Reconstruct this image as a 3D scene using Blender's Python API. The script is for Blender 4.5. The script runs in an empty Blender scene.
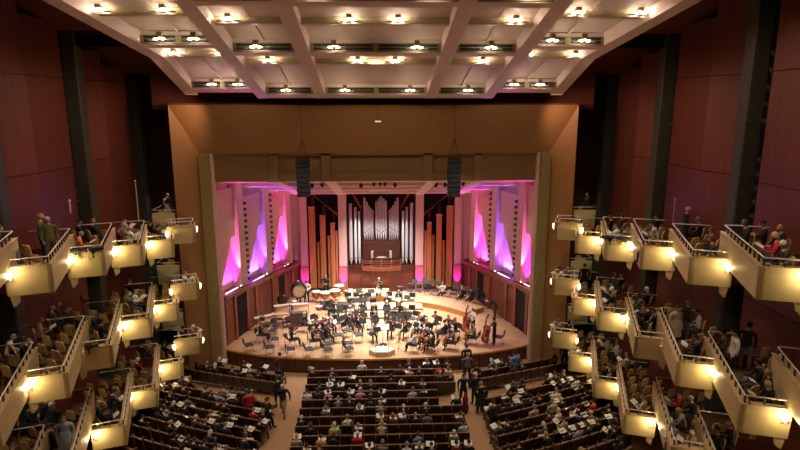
import bpy, math, random
from mathutils import Vector, Matrix
R = random.Random(11)
SC = bpy.context.scene
COL = SC.collection
PI = math.pi

# ------------------------------------------------------------ camera
FPX = 578.0
PIT = math.radians(12.0)
YAW = math.radians(2.3)
CZ = 15.8
cd = bpy.data.cameras.new('camera')
cd.lens = 36.0 * FPX / 800.0
cd.clip_end = 300
cam = bpy.data.objects.new('camera', cd)
COL.objects.link(cam)
cam.location = (0, 0, CZ)
cam.rotation_euler = (PI / 2 - PIT, 0, -YAW)
SC.camera = cam

def at(px, py, z=None, y=None, x=None):
    "point of the hall seen at a place in the photograph, on a given height, depth or side"
    a = (px - 400) / FPX
    b = (225 - py) / FPX
    cp, sp, cy, sy = math.cos(PIT), math.sin(PIT), math.cos(YAW), math.sin(YAW)
    f = cp + b * sp
    d = (sy * f + a * cy, cy * f - a * sy, -sp + b * cp)
    if z is not None: t = (z - CZ) / d[2]
    elif y is not None: t = y / d[1]
    else: t = x / d[0]
    return Vector((d[0] * t, d[1] * t, CZ + d[2] * t))

# ------------------------------------------------------------ materials
MATS = {}
def mat(name, col, rough=.6, metal=0, emit=None, es=0, noise=0, scale=4, bump=0, spec=.5, stretch=(1, 1, 1), coat=0):
    if name in MATS: return MATS[name]
    m = bpy.data.materials.new(name)
    m.use_nodes = True
    nt = m.node_tree
    b = nt.nodes['Principled BSDF']
    b.inputs['Base Color'].default_value = (*col, 1)
    b.inputs['Roughness'].default_value = rough
    b.inputs['Metallic'].default_value = metal
    b.inputs['Specular IOR Level'].default_value = spec
    b.inputs['Coat Weight'].default_value = coat
    if emit:
        b.inputs['Emission Color'].default_value = (*emit, 1)
        b.inputs['Emission Strength'].default_value = es
    if noise or bump:
        tc = nt.nodes.new('ShaderNodeTexCoord')
        mp = nt.nodes.new('ShaderNodeMapping')
        mp.inputs['Scale'].default_value = stretch
        nz = nt.nodes.new('ShaderNodeTexNoise')
        nz.inputs['Scale'].default_value = scale
        nz.inputs['Detail'].default_value = 5
        nt.links.new(tc.outputs['Object'], mp.inputs['Vector'])
        nt.links.new(mp.outputs['Vector'], nz.inputs['Vector'])
        if noise:
            rp = nt.nodes.new('ShaderNodeMapRange')
            rp.inputs['From Min'].default_value = .3; rp.inputs['From Max'].default_value = .7
            rp.inputs['To Min'].default_value = 1 - noise; rp.inputs['To Max'].default_value = 1 + noise
            mx = nt.nodes.new('ShaderNodeMix'); mx.data_type = 'RGBA'; mx.blend_type = 'MULTIPLY'
            mx.inputs[0].default_value = 1
            mx.inputs[6].default_value = (*col, 1)
            nt.links.new(nz.outputs['Fac'], rp.inputs['Value'])
            nt.links.new(rp.outputs['Result'], mx.inputs[7])
            nt.links.new(mx.outputs[2], b.inputs['Base Color'])
        if bump:
            bp = nt.nodes.new('ShaderNodeBump'); bp.inputs['Strength'].default_value = bump
            nt.links.new(nz.outputs['Fac'], bp.inputs['Height'])
            nt.links.new(bp.outputs['Normal'], b.inputs['Normal'])
    MATS[name] = m
    return m

def plank_mat(name, c1, c2, gap, bw, rh, rough=.35, rot=0):
    "boards: brick texture with long courses"
    m = bpy.data.materials.new(name); m.use_nodes = True
    nt = m.node_tree; b = nt.nodes['Principled BSDF']
    tc = nt.nodes.new('ShaderNodeTexCoord'); mp = nt.nodes.new('ShaderNodeMapping')
    mp.inputs['Rotation'].default_value = rot if isinstance(rot, tuple) else (0, 0, rot)
    br = nt.nodes.new('ShaderNodeTexBrick')
    br.inputs['Color1'].default_value = (*c1, 1); br.inputs['Color2'].default_value = (*c2, 1)
    br.inputs['Mortar'].default_value = (*gap, 1)
    br.inputs['Scale'].default_value = 1; br.inputs['Mortar Size'].default_value = .012
    br.inputs['Brick Width'].default_value = bw; br.inputs['Row Height'].default_value = rh
    nt.links.new(tc.outputs['Object'], mp.inputs['Vector'])
    nt.links.new(mp.outputs['Vector'], br.inputs['Vector'])
    nz = nt.nodes.new('ShaderNodeTexNoise'); nz.inputs['Scale'].default_value = 1.5; nz.inputs['Detail'].default_value = 6
    nt.links.new(mp.outputs['Vector'], nz.inputs['Vector'])
    mx = nt.nodes.new('ShaderNodeMix'); mx.data_type = 'RGBA'; mx.blend_type = 'OVERLAY'; mx.inputs[0].default_value = .35
    nt.links.new(br.outputs['Color'], mx.inputs[6]); nt.links.new(nz.outputs['Fac'], mx.inputs[7])
    nt.links.new(mx.outputs[2], b.inputs['Base Color'])
    b.inputs['Roughness'].default_value = rough
    MATS[name] = m
    return m

CREAM = mat('cream plaster', (.62, .49, .26), .55, noise=.05, scale=2)
CREAM_CAP = mat('pale wood cap', (.60, .42, .24), .45, noise=.12, scale=6)
CANOPY = mat('canopy plaster', (.74, .56, .50), .7, noise=.05, scale=1.5)
CANOPY_PANEL = mat('canopy panel', (.70, .53, .48), .7, noise=.05, scale=1)
OLIVE = mat('olive bronze', (.22, .165, .075), .5, noise=.08, scale=3)
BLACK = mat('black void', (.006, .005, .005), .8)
BLACKM = mat('black metal', (.02, .02, .022), .45)
DARKRED = mat('dark red ceiling', (.15, .035, .022), .7, noise=.1, scale=1)
REDWOOD = mat('red wood wall panel', (.20, .056, .034), .5, noise=.16, scale=1.2, stretch=(6, 6, .4))
REDWOOD2 = mat('red wood wall panel darker', (.175, .048, .03), .5, noise=.16, scale=1.2, stretch=(6, 6, .4))  # slightly darker red, on the stage half of each panel
COLUMN = mat('grey green column', (.09, .09, .07), .6, noise=.08)
BROWNWOOD = mat('brown proscenium wood', (.33, .16, .06), .5, noise=.1, scale=2, stretch=(1, 1, 9))
OLIVEWOOD = mat('olive brown beam', (.27, .155, .065), .5, noise=.1, scale=2, stretch=(1, 1, 6))
PILASTER = mat('olive pilaster', (.27, .2, .085), .45, noise=.08, scale=3)
PINK = mat('stage shell plaster', (.70, .50, .42), .6, noise=.05, scale=2)
SHELLWOOD = mat('stage shell mahogany', (.17, .042, .028), .4, noise=.16, scale=2, stretch=(8, 8, .5))
SHELLWOOD2 = mat('stage shell mahogany light', (.28, .08, .045), .4, noise=.14, scale=2, stretch=(8, 8, .5))
CASEWOOD = mat('organ case wood', (.045, .014, .010), .35, noise=.2, scale=2, stretch=(8, 8, .5), coat=.3)
STAGEFLOOR = plank_mat('stage boards', (.62, .42, .255), (.54, .355, .21), (.38, .23, .12), 1.8, .12, .35)
STAGEFRONT = mat('stage front wood', (.10, .032, .015), .45, noise=.15, scale=2, stretch=(8, 8, .6))
CARPET = mat('tan cork floor', (.44, .26, .145), .7, noise=.08, scale=5)
SEATWOOD = mat('dark seat back wood', (.042, .018, .010), .38, noise=.2, scale=5, coat=.2)
SEATCAP = mat('seat cap wood', (.26, .15, .08), .45)
SEATFAB = mat('brown seat fabric', (.07, .032, .02), .85)
BOXWOOD = mat('honey chair back', (.66, .48, .19), .45, noise=.1, scale=6)
BOXFLOOR = plank_mat('box floor boards', (.26, .13, .06), (.21, .10, .05), (.09, .05, .02), 1.2, .14, .5)
STEEL = mat('brushed rail', (.55, .55, .53), .3, metal=.9)
RAILW = mat('pale rail', (.85, .83, .78), .35, metal=.3)
ORANGEPIPE = mat('orange wood pipe', (.50, .20, .075), .45, noise=.12, scale=3, stretch=(6, 6, .6))
SILVERPIPE = mat('tin organ pipe', (.72, .72, .78), .32, metal=.45)
WHITE = mat('white paper', (.80, .78, .73), .7)
WHITEM = mat('white paint', (.75, .74, .72), .5)
CHAIRPAD = mat('charcoal chair pad', (.035, .04, .055), .7)
CHROME = mat('chrome leg', (.5, .5, .5), .25, metal=1)
DRUMSKIN = mat('drum skin', (.82, .76, .66), .5)
COPPER = mat('copper kettle', (.30, .13, .06), .3, metal=.8)
TANSKIN = mat('bass drum skin', (.55, .42, .26), .6)
VARNISH = mat('orange varnish', (.50, .15, .04), .25, coat=.5)
VARNISH2 = mat('red brown varnish', (.28, .06, .025), .25, coat=.5)
PIANOW = mat('celesta brown wood', (.06, .028, .018), .3, coat=.4)
BLUE = mat('blue cloth', (.08, .2, .55), .7)
GREY = mat('podium grey', (.55, .54, .5), .6)
GLOWW = mat('lit sconce glass', (.9, .8, .6), .5, emit=(1, .86, .55), es=4)
GLOWC = mat('lit ceiling lamp glass', (.9, .85, .7), .5, emit=(1, .86, .58), es=14)
GLOWL = mat('lit lens', (.9, .9, .9), .5, emit=(1, .95, .85), es=6)
LEDM = mat('led strip lit', (.9, .8, 1), .5, emit=(.9, .75, 1), es=4)

# ------------------------------------------------------------ mesh helpers
class MB:
    def __init__(s): s.v = []; s.f = []; s.m = []; s.sm = []
    def add(s, vs, fs, m=0, smooth=False, M=None):
        k = len(s.v)
        s.v += [tuple(M @ Vector(v)) if M else tuple(v) for v in vs]
        for f in fs: s.f.append([i + k for i in f]); s.m.append(m); s.sm.append(smooth)
        return s
    def box(s, c, d, m=0, M=None, rz=0, bev=0):
        x, y, z = d[0] / 2, d[1] / 2, d[2] / 2
        T = Matrix.Translation(c) @ Matrix.Rotation(rz, 4, 'Z')
        if M: T = M @ T
        if bev:
            q = min(bev, x * .9, y * .9, z * .9)
            vs = []; fs = []
            pl = [(-x + q, -y), (x - q, -y), (x, -y + q), (x, y - q), (x - q, y), (-x + q, y), (-x, y - q), (-x, -y + q)]
            k = 1 - q / max(x, y)
            rings = [(-z, k), (-z + q, 1), (z - q, 1), (z, k)]
            for zz, kk in rings: vs += [(a * (kk if kk == 1 else (x - q) / x), b * (kk if kk == 1 else (y - q) / y), zz) for a, b in pl]
            for r in range(3):
                for i in range(8): fs.append((r * 8 + i, r * 8 + (i + 1) % 8, r * 8 + 8 + (i + 1) % 8, r * 8 + 8 + i))
            fs.append(tuple(range(7, -1, -1))); fs.append(tuple(range(24, 32)))
            return s.add(vs, fs, m, False, T)
        vs = [(-x, -y, -z), (x, -y, -z), (x, y, -z), (-x, y, -z), (-x, -y, z), (x, -y, z), (x, y, z), (-x, y, z)]
        fs = [(0, 3, 2, 1), (4, 5, 6, 7), (0, 1, 5, 4), (1, 2, 6, 5), (2, 3, 7, 6), (3, 0, 4, 7)]
        return s.add(vs, fs, m, False, T)
    def prism(s, poly, z0, z1, m=0, M=None):
        n = len(poly)
        vs = [(p[0], p[1], z0) for p in poly] + [(p[0], p[1], z1) for p in poly]
        fs = [tuple(range(n - 1, -1, -1)), tuple(range(n, 2 * n))] + [(i, (i + 1) % n, n + (i + 1) % n, n + i) for i in range(n)]
        return s.add(vs, fs, m, False, M)
    def hexa(s, a, b, m=0):
        "solid between two quads a and b"
        return s.add(list(a) + list(b), [(0, 1, 2, 3), (7, 6, 5, 4), (0, 4, 5, 1), (1, 5, 6, 2), (2, 6, 7, 3), (3, 7, 4, 0)], m)
    def slab(s, q, n, m=0):
        "thick sheet: polygon q pushed by the vector n"
        n = Vector(n); k = len(q)
        vs = [Vector(p) for p in q] + [Vector(p) + n for p in q]
        fs = [tuple(range(k)), tuple(range(2 * k - 1, k - 1, -1))] + [(i, (i + 1) % k, k + (i + 1) % k, k + i) for i in range(k)]
        return s.add(vs, fs, m)
    def tube(s, pts, r, m=0, n=8, M=None, caps=True, smooth=True):
        pts = [Vector(p) for p in pts]
        rs = r if isinstance(r, (list, tuple)) else [r] * len(pts)
        vs = []; fs = []
        up = Vector((0, 0, 1))
        for i, p in enumerate(pts):
            d = (pts[min(i + 1, len(pts) - 1)] - pts[max(i - 1, 0)]).normalized()
            a = d.cross(up)
            if a.length < .05: a = d.cross(Vector((0, 1, 0)))
            a.normalize(); b = d.cross(a)
            for j in range(n):
                t = 2 * PI * j / n
                vs.append(p + (a * math.cos(t) + b * math.sin(t)) * rs[i])
        for i in range(len(pts) - 1):
            for j in range(n): fs.append((i * n + j, i * n + (j + 1) % n, i * n + n + (j + 1) % n, i * n + n + j))
        s.add(vs, fs, m, smooth, M)
        if caps:
            s.add(vs[:n], [tuple(range(n - 1, -1, -1))], m, False, M)
            s.add(vs[-n:], [tuple(range(n))], m, False, M)
        return s
    def lathe(s, prof, n=16, m=0, M=None, smooth=True):
        vs = [(r * math.cos(2 * PI * j / n), r * math.sin(2 * PI * j / n), z) for r, z in prof for j in range(n)]
        fs = [(i * n + j, i * n + (j + 1) % n, i * n + n + (j + 1) % n, i * n + n + j) for i in range(len(prof) - 1) for j in range(n)]
        s.add(vs, fs, m, smooth, M)
        if prof[0][0] > 1e-4: s.add(vs[:n], [tuple(range(n - 1, -1, -1))], m, False, M)
        if prof[-1][0] > 1e-4: s.add(vs[-n:], [tuple(range(n))], m, False, M)
        return s
    def ball(s, c, r, m=0, nu=12, nv=8, M=None, fn=None):
        r = r if isinstance(r, (list, tuple)) else (r, r, r)
        vs = []; fs = []
        for i in range(nv + 1):
            ph = PI * i / nv
            for j in range(nu):
                th = 2 * PI * j / nu
                d = Vector((math.sin(ph) * math.cos(th), math.sin(ph) * math.sin(th), math.cos(ph)))
                k = fn(d) if fn else 1
                vs.append((c[0] + d.x * r[0] * k, c[1] + d.y * r[1] * k, c[2] + d.z * r[2] * k))
        for i in range(nv):
            for j in range(nu): fs.append((i * nu + j, i * nu + nu + j, i * nu + nu + (j + 1) % nu, i * nu + (j + 1) % nu))
        return s.add(vs, fs, m, True, M)
    def mesh(s, name, mats):
        me = bpy.data.meshes.new(name)
        me.from_pydata([tuple(v) for v in s.v], [], s.f)
        for m in (mats if isinstance(mats, (list, tuple)) else [mats]): me.materials.append(m)
        for p, m, sm in zip(me.polygons, s.m, s.sm): p.material_index = m; p.use_smooth = sm
        me.validate(); me.update()
        return me
    def build(s, name, mats, parent=None, loc=None, rz=0):
        return link(name, s.mesh(name, mats), parent, loc, rz)

def link(name, data, parent=None, loc=None, rz=0):
    o = bpy.data.objects.new(name, data); COL.objects.link(o)
    if parent: o.parent = parent
    if loc is not None: o.location = loc
    if rz: o.rotation_euler = (0, 0, rz)
    return o
def tag(o, label, cat, group=None, kind=None):
    o['label'] = label; o['category'] = cat
    if group: o['group'] = group
    if kind: o['kind'] = kind
    return o
def struct(name, mb, mats):
    o = mb.build(name, mats); o['kind'] = 'structure'; return o
def thing(name, label, cat, loc=(0, 0, 0), rz=0, group=None):
    o = link(name, None, None, loc, rz); o.empty_display_size = .2
    return tag(o, label, cat, group)
KIDS = {}
def kids_of(o):
    if o.name not in KIDS: KIDS[o.name] = [(c, list(c.children)) for c in o.children]
    return KIDS[o.name]
def dup(root, loc, rz, label, group=None, scale=None):
    r = root.copy(); COL.objects.link(r); r.location = loc; r.rotation_euler = (0, 0, rz); r['label'] = label
    if group: r['group'] = group
    if scale: r.scale = scale
    for c, gs in kids_of(root):
        d = c.copy(); COL.objects.link(d); d.parent = r
        for g in gs:
            e = g.copy(); COL.objects.link(e); e.parent = d
    return r
class Proto:
    "first use moves the built thing itself, later uses copy it"
    def __init__(s, root): s.r = root; s.used = False; kids_of(root)
    def put(s, loc, rz, label, group=None, scale=None):
        if s.used: return dup(s.r, loc, rz, label, group, scale)
        s.used = True
        o = s.r; o.location = loc; o.rotation_euler = (0, 0, rz); o['label'] = label
        if group: o['group'] = group
        if scale: o.scale = scale
        return o

def lamp(name, kind, loc, energy, col=(1, .85, .65), size=.2, rot=None, to=None, angle=None, blend=.5, spread=None, sy=None):
    d = bpy.data.lights.new(name, kind); d.energy = energy; d.color = col
    if kind == 'AREA':
        d.size = size
        if sy: d.shape = 'RECTANGLE'; d.size_y = sy
        if spread: d.spread = math.radians(spread)
    else: d.shadow_soft_size = size
    if kind == 'SPOT': d.spot_size = math.radians(angle or 60); d.spot_blend = blend
    o = bpy.data.objects.new(name, d); COL.objects.link(o); o.location = loc
    if to is not None:
        o.rotation_euler = (Vector(to) - Vector(loc)).to_track_quat('-Z', 'Y').to_euler()
    elif rot: o.rotation_euler = rot
    return o

ORD = ['zeroth', 'first', 'second', 'third', 'fourth', 'fifth', 'sixth', 'seventh', 'eighth', 'ninth', 'tenth', 'eleventh', 'twelfth', 'thirteenth', 'fourteenth', 'fifteenth', 'sixteenth']
SIDES = {-1: 'left', 1: 'right'}
# ============================================================ THE HALL
m = MB().box((0, 24, -.15), (34, 44, .3)); struct('floor', m, [CARPET])
# --- side walls: red wood panels between dark columns
COLY = [8.4, 15.3, 22.3, 29.2, 36.0]
def ceil_z(y): return 19.3 - .235 * (y - 27)
for s in (-1, 1):
    w = MB()
    for i in range(len(COLY) - 1):
        y0, y1 = COLY[i] + .95, COLY[i + 1] - 1.1
        # each panel kinks once; thin seams between the boards
        xa, xb, xm = 15.0, 14.45, 14.5
        ym = y0 + (y1 - y0) * .42
        for (ya, yb, xc, xd, mi) in ((y0, ym, xa, xm, 0), (ym, y1, xm, xb, 1)):
            for z0, z1 in ((0, 4.2), (4.23, 8.3), (8.33, 12.8), (12.83, 16.9), (16.93, ceil_z(yb) + .3)):
                w.hexa([(s * xc, ya, z0), (s * xd, yb, z0), (s * xd, yb, z1), (s * xc, ya, z1)],
                       [(s * (xc + .3), ya, z0), (s * (xd + .3), yb, z0), (s * (xd + .3), yb, z1), (s * (xc + .3), ya, z1)], mi)
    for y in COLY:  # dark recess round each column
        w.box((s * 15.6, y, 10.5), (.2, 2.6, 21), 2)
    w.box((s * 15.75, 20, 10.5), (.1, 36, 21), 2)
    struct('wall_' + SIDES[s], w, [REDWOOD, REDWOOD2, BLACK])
    for i, y in enumerate(COLY[1:]):
        c = MB().box((0, 0, 10.3), (.7, .62, 20.6), 0, bev=.05)
        for z in (3, 7, 11, 15): c.box((0, 0, z), (.74, .66, .06), 0)
        o = c.build('column', [COLUMN], None, (s * 14.5, y, 0)); tag(o, 'grey green column on the %s wall, %s' % (SIDES[s], ['nearest the camera', 'second nearest the camera', 'third from the camera, between two red panels', 'beside the stage front, in the dark recess'][i]), 'column')
    # dark recess between the last column and the proscenium
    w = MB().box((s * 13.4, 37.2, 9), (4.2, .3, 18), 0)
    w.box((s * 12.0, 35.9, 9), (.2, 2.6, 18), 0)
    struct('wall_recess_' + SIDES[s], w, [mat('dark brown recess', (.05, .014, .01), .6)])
# --- upper ceiling over the sides, dropping towards the stage, with black slots at the columns
cl = MB()
for s in (-1, 1):
    for i in range(len(COLY) - 1):
        y0, y1 = COLY[i], COLY[i + 1]
        q = [(s * 6, y0 + .9, ceil_z(y0) + .3), (s * 16, y0 + .9, ceil_z(y0) + .3), (s * 16, y1 - .9, ceil_z(y1) + .2), (s * 6, y1 - .9, ceil_z(y1) + .2)]
        cl.slab(q, (0, 0, .2), 0)
        cl.slab([(s * 6, y1 - 1.2, ceil_z(y1) + 1.2), (s * 16, y1 - 1.2, ceil_z(y1) + 1.2), (s * 16, y1 + 1.2, ceil_z(y1) + 1.0), (s * 6, y1 + 1.2, ceil_z(y1) + 1.0)], (0, 0, .2), 1)
for s in (-1, 1):
    for y in COLY[1:]: cl.box((s * 11.6, y + .1, ceil_z(y) - .12), (7.6, .5, .55), 1)
cl.box((0, 22, 23.5), (34, 42, .2), 1)
cl.box((0, 33.6, 17.7), (25, .2, 4.6), 0)
struct('ceiling', cl, [DARKRED, BLACK])
w = MB().box((0, 1.0, 6), (34, .3, 12), 0); 
# rear wall far behind the camera keeps the room closed
w = MB().box((0, -3, 11), (34, .3, 24), 0); struct('wall_rear', w, [REDWOOD])

# --- canopy: coffered plaster ceiling sloping down to the stage
CAN = thing('ceiling_canopy', 'large coffered pink plaster canopy hanging over the hall in front of the stage', 'ceiling canopy', (0, 31, 16))
def cz(y, up=0): return 16.0 - .233 * (y - 31) + up
O = Vector((0, 31, 16))
def cbar(m, x0, x1, y0, y1, lo, hi, mi=0, e0=None, e1=None, lift=0):
    "bar following the slope: x range at y0 and y1 may differ"
    xa0, xa1 = e0 or (x0, x1); xb0, xb1 = e1 or (x0, x1)
    a = [Vector((xa0, y0, cz(y0, lo) + lift)) - O, Vector((xa1, y0, cz(y0, lo) + lift)) - O, Vector((xb1, y1, cz(y1, lo) + lift)) - O, Vector((xb0, y1, cz(y1, lo) + lift)) - O]
    b = [p + Vector((0, 0, hi - lo)) for p in a]
    m.hexa(a, b, mi)
LY = {0: 18.4, 1: 21.05, 2: 23.2, 3: 25.6, 4: 29.55}
CR = [25.9, 21.35, 16.2, 11]
TB = [30.6, 23.72, 18.88, 13.6, 8.5]
XB = [2.87, 5.85]
def edge(y):
    pts = [(31.4, 9.95), (25.3, 9.35), (17, 10.9), (7, 13.5)]
    for (ya, xa), (yb, xb) in zip(pts, pts[1:]):
        if y >= yb: return xa + (xb - xa) * (ya - y) / (ya - yb)
    return 13
LIFT = .28  # outer bays sit a little higher
for k, y in enumerate(TB):
    nb = .4 if k == 0 else .02
    b = MB()
    cbar(b, -5.9, 5.9, y - nb, y + .38, 0, .62)
    for s in (-1, 1):
        x0, x1 = sorted((s * 5.6, s * edge(y))); cbar(b, x0, x1, y - nb, y + .38, 0, .5, lift=LIFT)
    b.build('cross_beam', [CANOPY], CAN)
for x in XB:
    for s in (-1, 1):
        b = MB(); cbar(b, s * x - .28, s * x + .28, 8, 31.0, -.01, .6); b.build('long_beam', [CANOPY], CAN)
for s in (-1, 1):
    b = MB()
    ys = [31.4, 25.3, 17, 8]
    for ya, yb in zip(ys[1:], ys):
        ea, eb = edge(ya), edge(yb)
        cbar(b, 0, 0, ya, yb, -.02, .7, 0, sorted((s * ea, s * (ea - .6))), sorted((s * eb, s * (eb - .6))), LIFT)
    b.build('edge_beam', [CANOPY], CAN)
cells = [(-XB[1], -XB[0], 0), (-XB[0], XB[0], 0), (XB[0], XB[1], 0), (-99, -XB[1], LIFT), (XB[1], 99, LIFT)]
pn = MB(); sl = MB(); cb = MB(); ribs = MB()
for i in range(4):
    yf, yn, yc = TB[i] - (.41 if i == 0 else .03), TB[i + 1] + .36, CR[i]
    for x0, x1, lf in cells:
        for ya, yb, h in ((yc, yf, .52), (yn, yc, .42)):
            a0 = x0 if x0 > -50 else -edge(ya); b0 = x1 if x1 < 50 else edge(ya)
            a1 = x0 if x0 > -50 else -edge(yb); b1 = x1 if x1 < 50 else edge(yb)
            cbar(pn, 0, 0, ya, yb, h, h + .1, 0, (a0, b0), (a1, b1), lf)
        xa = x0 + .32 if x0 > -50 else -edge(yf) + .6; xb = x1 - .32 if x1 < 50 else edge(yf) - .6
        # slotted air grille on the face of each cross beam
        n = 2 if xb - xa > 2.5 else 1
        g = MB(); cbar(g, xa, xb, yf - .06, yf, .02, .34, 0, lift=lf)
        wid = (xb - xa) / n
        for j in range(n):
            for h in (.07, .20): cbar(g, xa + j * wid + .12, xa + (j + 1) * wid - .12, yf - .08, yf - .05, h, h + .10, 1, lift=lf)
        g.build('air_grille', [OLIVE, BLACK], CAN)
        c = MB(); xa2 = x0 + .28 if x0 > -50 else -edge(yc) + .6; xb2 = x1 - .28 if x1 < 50 else edge(yc) - .6
        cbar(c, xa2, xb2, yc - .1, yc + .1, .2, .45, 0, lift=lf)
        c.build('cross_rib', [mat('rib bronze', (.55, .44, .26), .45)], CAN)
        xm = (xa + xb) / 2
        q_ = MB(); cbar(q_, xm - .02, xm + .02, yn, yf, .40, .5, 0, lift=lf); q_.build('panel_batten', [CANOPY], CAN)
pn.build('coffer_panel', [CANOPY_PANEL], CAN)

# ceiling lamps hung in the coffers
def make_ceiling_lamp():
    t = thing('ceiling_lamp', 'lamp', 'ceiling lamp', (0, 0, 0), 0, 'lit lamps in the ceiling canopy')
    m = MB().box((0, 0, .20), (.16, .16, .2)).tube([(0, 0, .1), (0, 0, .04)], .02); m.build('bracket', [OLIVE], t)
    m = MB()
    for dx in (-.24, 0, .24):
        m.lathe([(.0, .0), (.10, .012), (.13, .035), (.135, .04), (.10, .025), (0, .015)], 12, 0, Matrix.Translation((dx, 0, -.03 - (.03 if dx == 0 else 0))))
    m.build('reflector_plate', [WHITEM], t)
    for dx in (-.12, .12): MB().ball((dx, -.02, .035), (.075, .06, .045), 0, 10, 6).build('bulb', [GLOWC], t)
    return t
LAMP = Proto(make_ceiling_lamp())
LROWS = [(0, .25, [(315, 0), (432, 0), (535, 0)]), (1, None, [(99, 13), (163, 14), (228, 18), (349, 20), (398, 20), (516, 20), (578, 16), (640, 16)]),
         (2, None, [(160, 44), (194, 44), (256, 49), (334, 49), (417, 50), (491, 50), (552, 46), (584, 46)]),
         (3, None, [(174, 57), (221, 57), (268, 61), (358, 62), (395, 62), (483, 62), (528, 59), (575, 58)]),
         (4, None, [(212, 87), (238, 87), (286, 91), (345, 91), (410, 92), (468, 92), (514, 88), (540, 88)])]
RN = {0: 'at the top edge of the picture', 1: 'in the second row from the top', 2: 'in the third row from the top', 3: 'in the fourth row from the top', 4: 'in the lowest row by the stage'}
for r, _, ps in LROWS:
    y = LY[r]
    for i, (px, py) in enumerate(ps):
        x = at(px, py, y=y).x
        lf = LIFT if abs(x) > 5.9 else 0
        z = cz(y, .22 if r in (1, 3) else .0) + lf
        LAMP.put((x, y, z), 0, 'lit canopy lamp %s, %s of %s from the left' % (RN[r], ORD[i + 1], ['zero', 'one', 'two', 'three', 'four', 'five', 'six', 'seven', 'eight'][len(ps)]), None, (1.2, 1.2, 1))
        lamp('canopy_bulb_light', 'POINT', (x, y - .02, z + .09), 66, (1, .84, .64), .06)

# --- proscenium: flared brown wood frame, olive beam, olive pilasters
PY = 33.2
ti_l, ti_r = at(202.5, 153.5, y=PY), at(552, 152.5, y=PY)
zi = (ti_l.z + ti_r.z) / 2
xi = (ti_r.x - ti_l.x) / 2
to_l, to_r = at(170, 105, y=32.5), at(581, 105, y=32.5)
zo = (to_l.z + to_r.z) / 2; xo = (to_r.x - to_l.x) / 2
f = MB()
f.slab([(-xi, PY, zi), (xi, PY, zi), (xo, 32.5, zo), (-xo, 32.5, zo)], (0, .3, .1), 0)
struct('wall_proscenium_top', f, [BROWNWOOD])
for s in (-1, 1):
    f = MB(); q = [(s * xi, PY, 0), (s * xi, PY, zi), (s * xo, 32.5, zo), (s * xo, 32.5, 0)]
    f.slab(q, (0, .35, 0), 0)
    struct('wall_proscenium_' + SIDES[s], f, [BROWNWOOD])
    p = MB().box((0, 0, 0), (.58, .5, zi), 0, bev=.03)
    for z in (-5.2, -2.2, 1.2, 4): p.box((0, 0, z), (.60, .52, .03), 0)
    o = p.build('trim_1' if s < 0 else 'trim_2', [PILASTER], None, (s * (xi - .26), PY - .12, zi / 2)); o['kind'] = 'structure'
    p = MB().box((s * (xi - .62), PY + .12, zi / 2), (.18, .4, zi), 0, bev=.03)
    o = p.build('trim_3' if s < 0 else 'trim_4', [PINK]); o['kind'] = 'structure'
zb = at(377, 180.5, y=PY + .3).z
f = MB()
f.box((0, PY + .55, (zi + zb) / 2), (xi * 2, .3, zi - zb), 0)          # recessed face
f.box((0, PY + .46, zb + .22), (xi * 2 - 8, .3, .5), 0)
f.box((0, PY + .3, zi - .05), (xi * 2, .5, .16), 0)
for x in (-5.9, -2.92, 2.95, 5.9): f.box((x, PY + .3, (zi + zb) / 2), (.52, .5, zi - zb), 0)
for s in (-1, 1): f.box((s * 8.3, PY + .35, (zi + zb) / 2), (4.2, .3, zi - zb), 0)
o = struct('trim_5', f, [OLIVEWOOD])

# ============================================================ THE STAGE
LIP = [(-9.9, 33.75), (-8.4, 33.0), (-7.0, 32.5), (-5.2, 32.1), (-3, 31.85), (0, 31.7), (3, 31.85), (5.2, 32.1), (7.0, 32.5), (8.4, 33.0), (9.9, 33.75)]
BK = 44.4
A_ = (10.4, 34.0); B_ = (7.3, BK); XO = .3
m = MB().prism(LIP + [(11.1, 36), (8.2, 46), (-7.7, 46), (-10.8, 36)], .9, 1.0, 0)
o = struct('floor_stage', m, [STAGEFLOOR])
m = MB()
for (a, b) in zip(LIP, LIP[1:]):
    m.slab([(a[0], a[1] + .06, 0), (b[0], b[1] + .06, 0), (b[0], b[1] + .06, .9), (a[0], a[1] + .06, .9)], (0, .1, 0), 0)
    d = Vector((b[0] - a[0], b[1] - a[1], 0)); n = int(d.length / .55)
    for i in range(n): m.box((a[0] + d.x * (i + .5) / n, a[1] + d.y * (i + .5) / n + .05, .45), (.02, .03, .86), 1, rz=math.atan2(d.y, d.x))
struct('wall_stage_front', m, [STAGEFRONT, BLACK])
m = MB()
for (a, b) in zip(LIP, LIP[1:]):
    m.hexa([(a[0], a[1] - .03, .9), (b[0], b[1] - .03, .9), (b[0], b[1] + .2, .9), (a[0], a[1] + .2, .9)], [(a[0], a[1] - .03, 1.012), (b[0], b[1] - .03, 1.012), (b[0], b[1] + .2, 1.012), (a[0], a[1] + .2, 1.012)])
struct('trim_6', m, [mat('stage lip boards', (.60, .34, .15), .35, noise=.1)])
def led(x, y): pass
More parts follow.
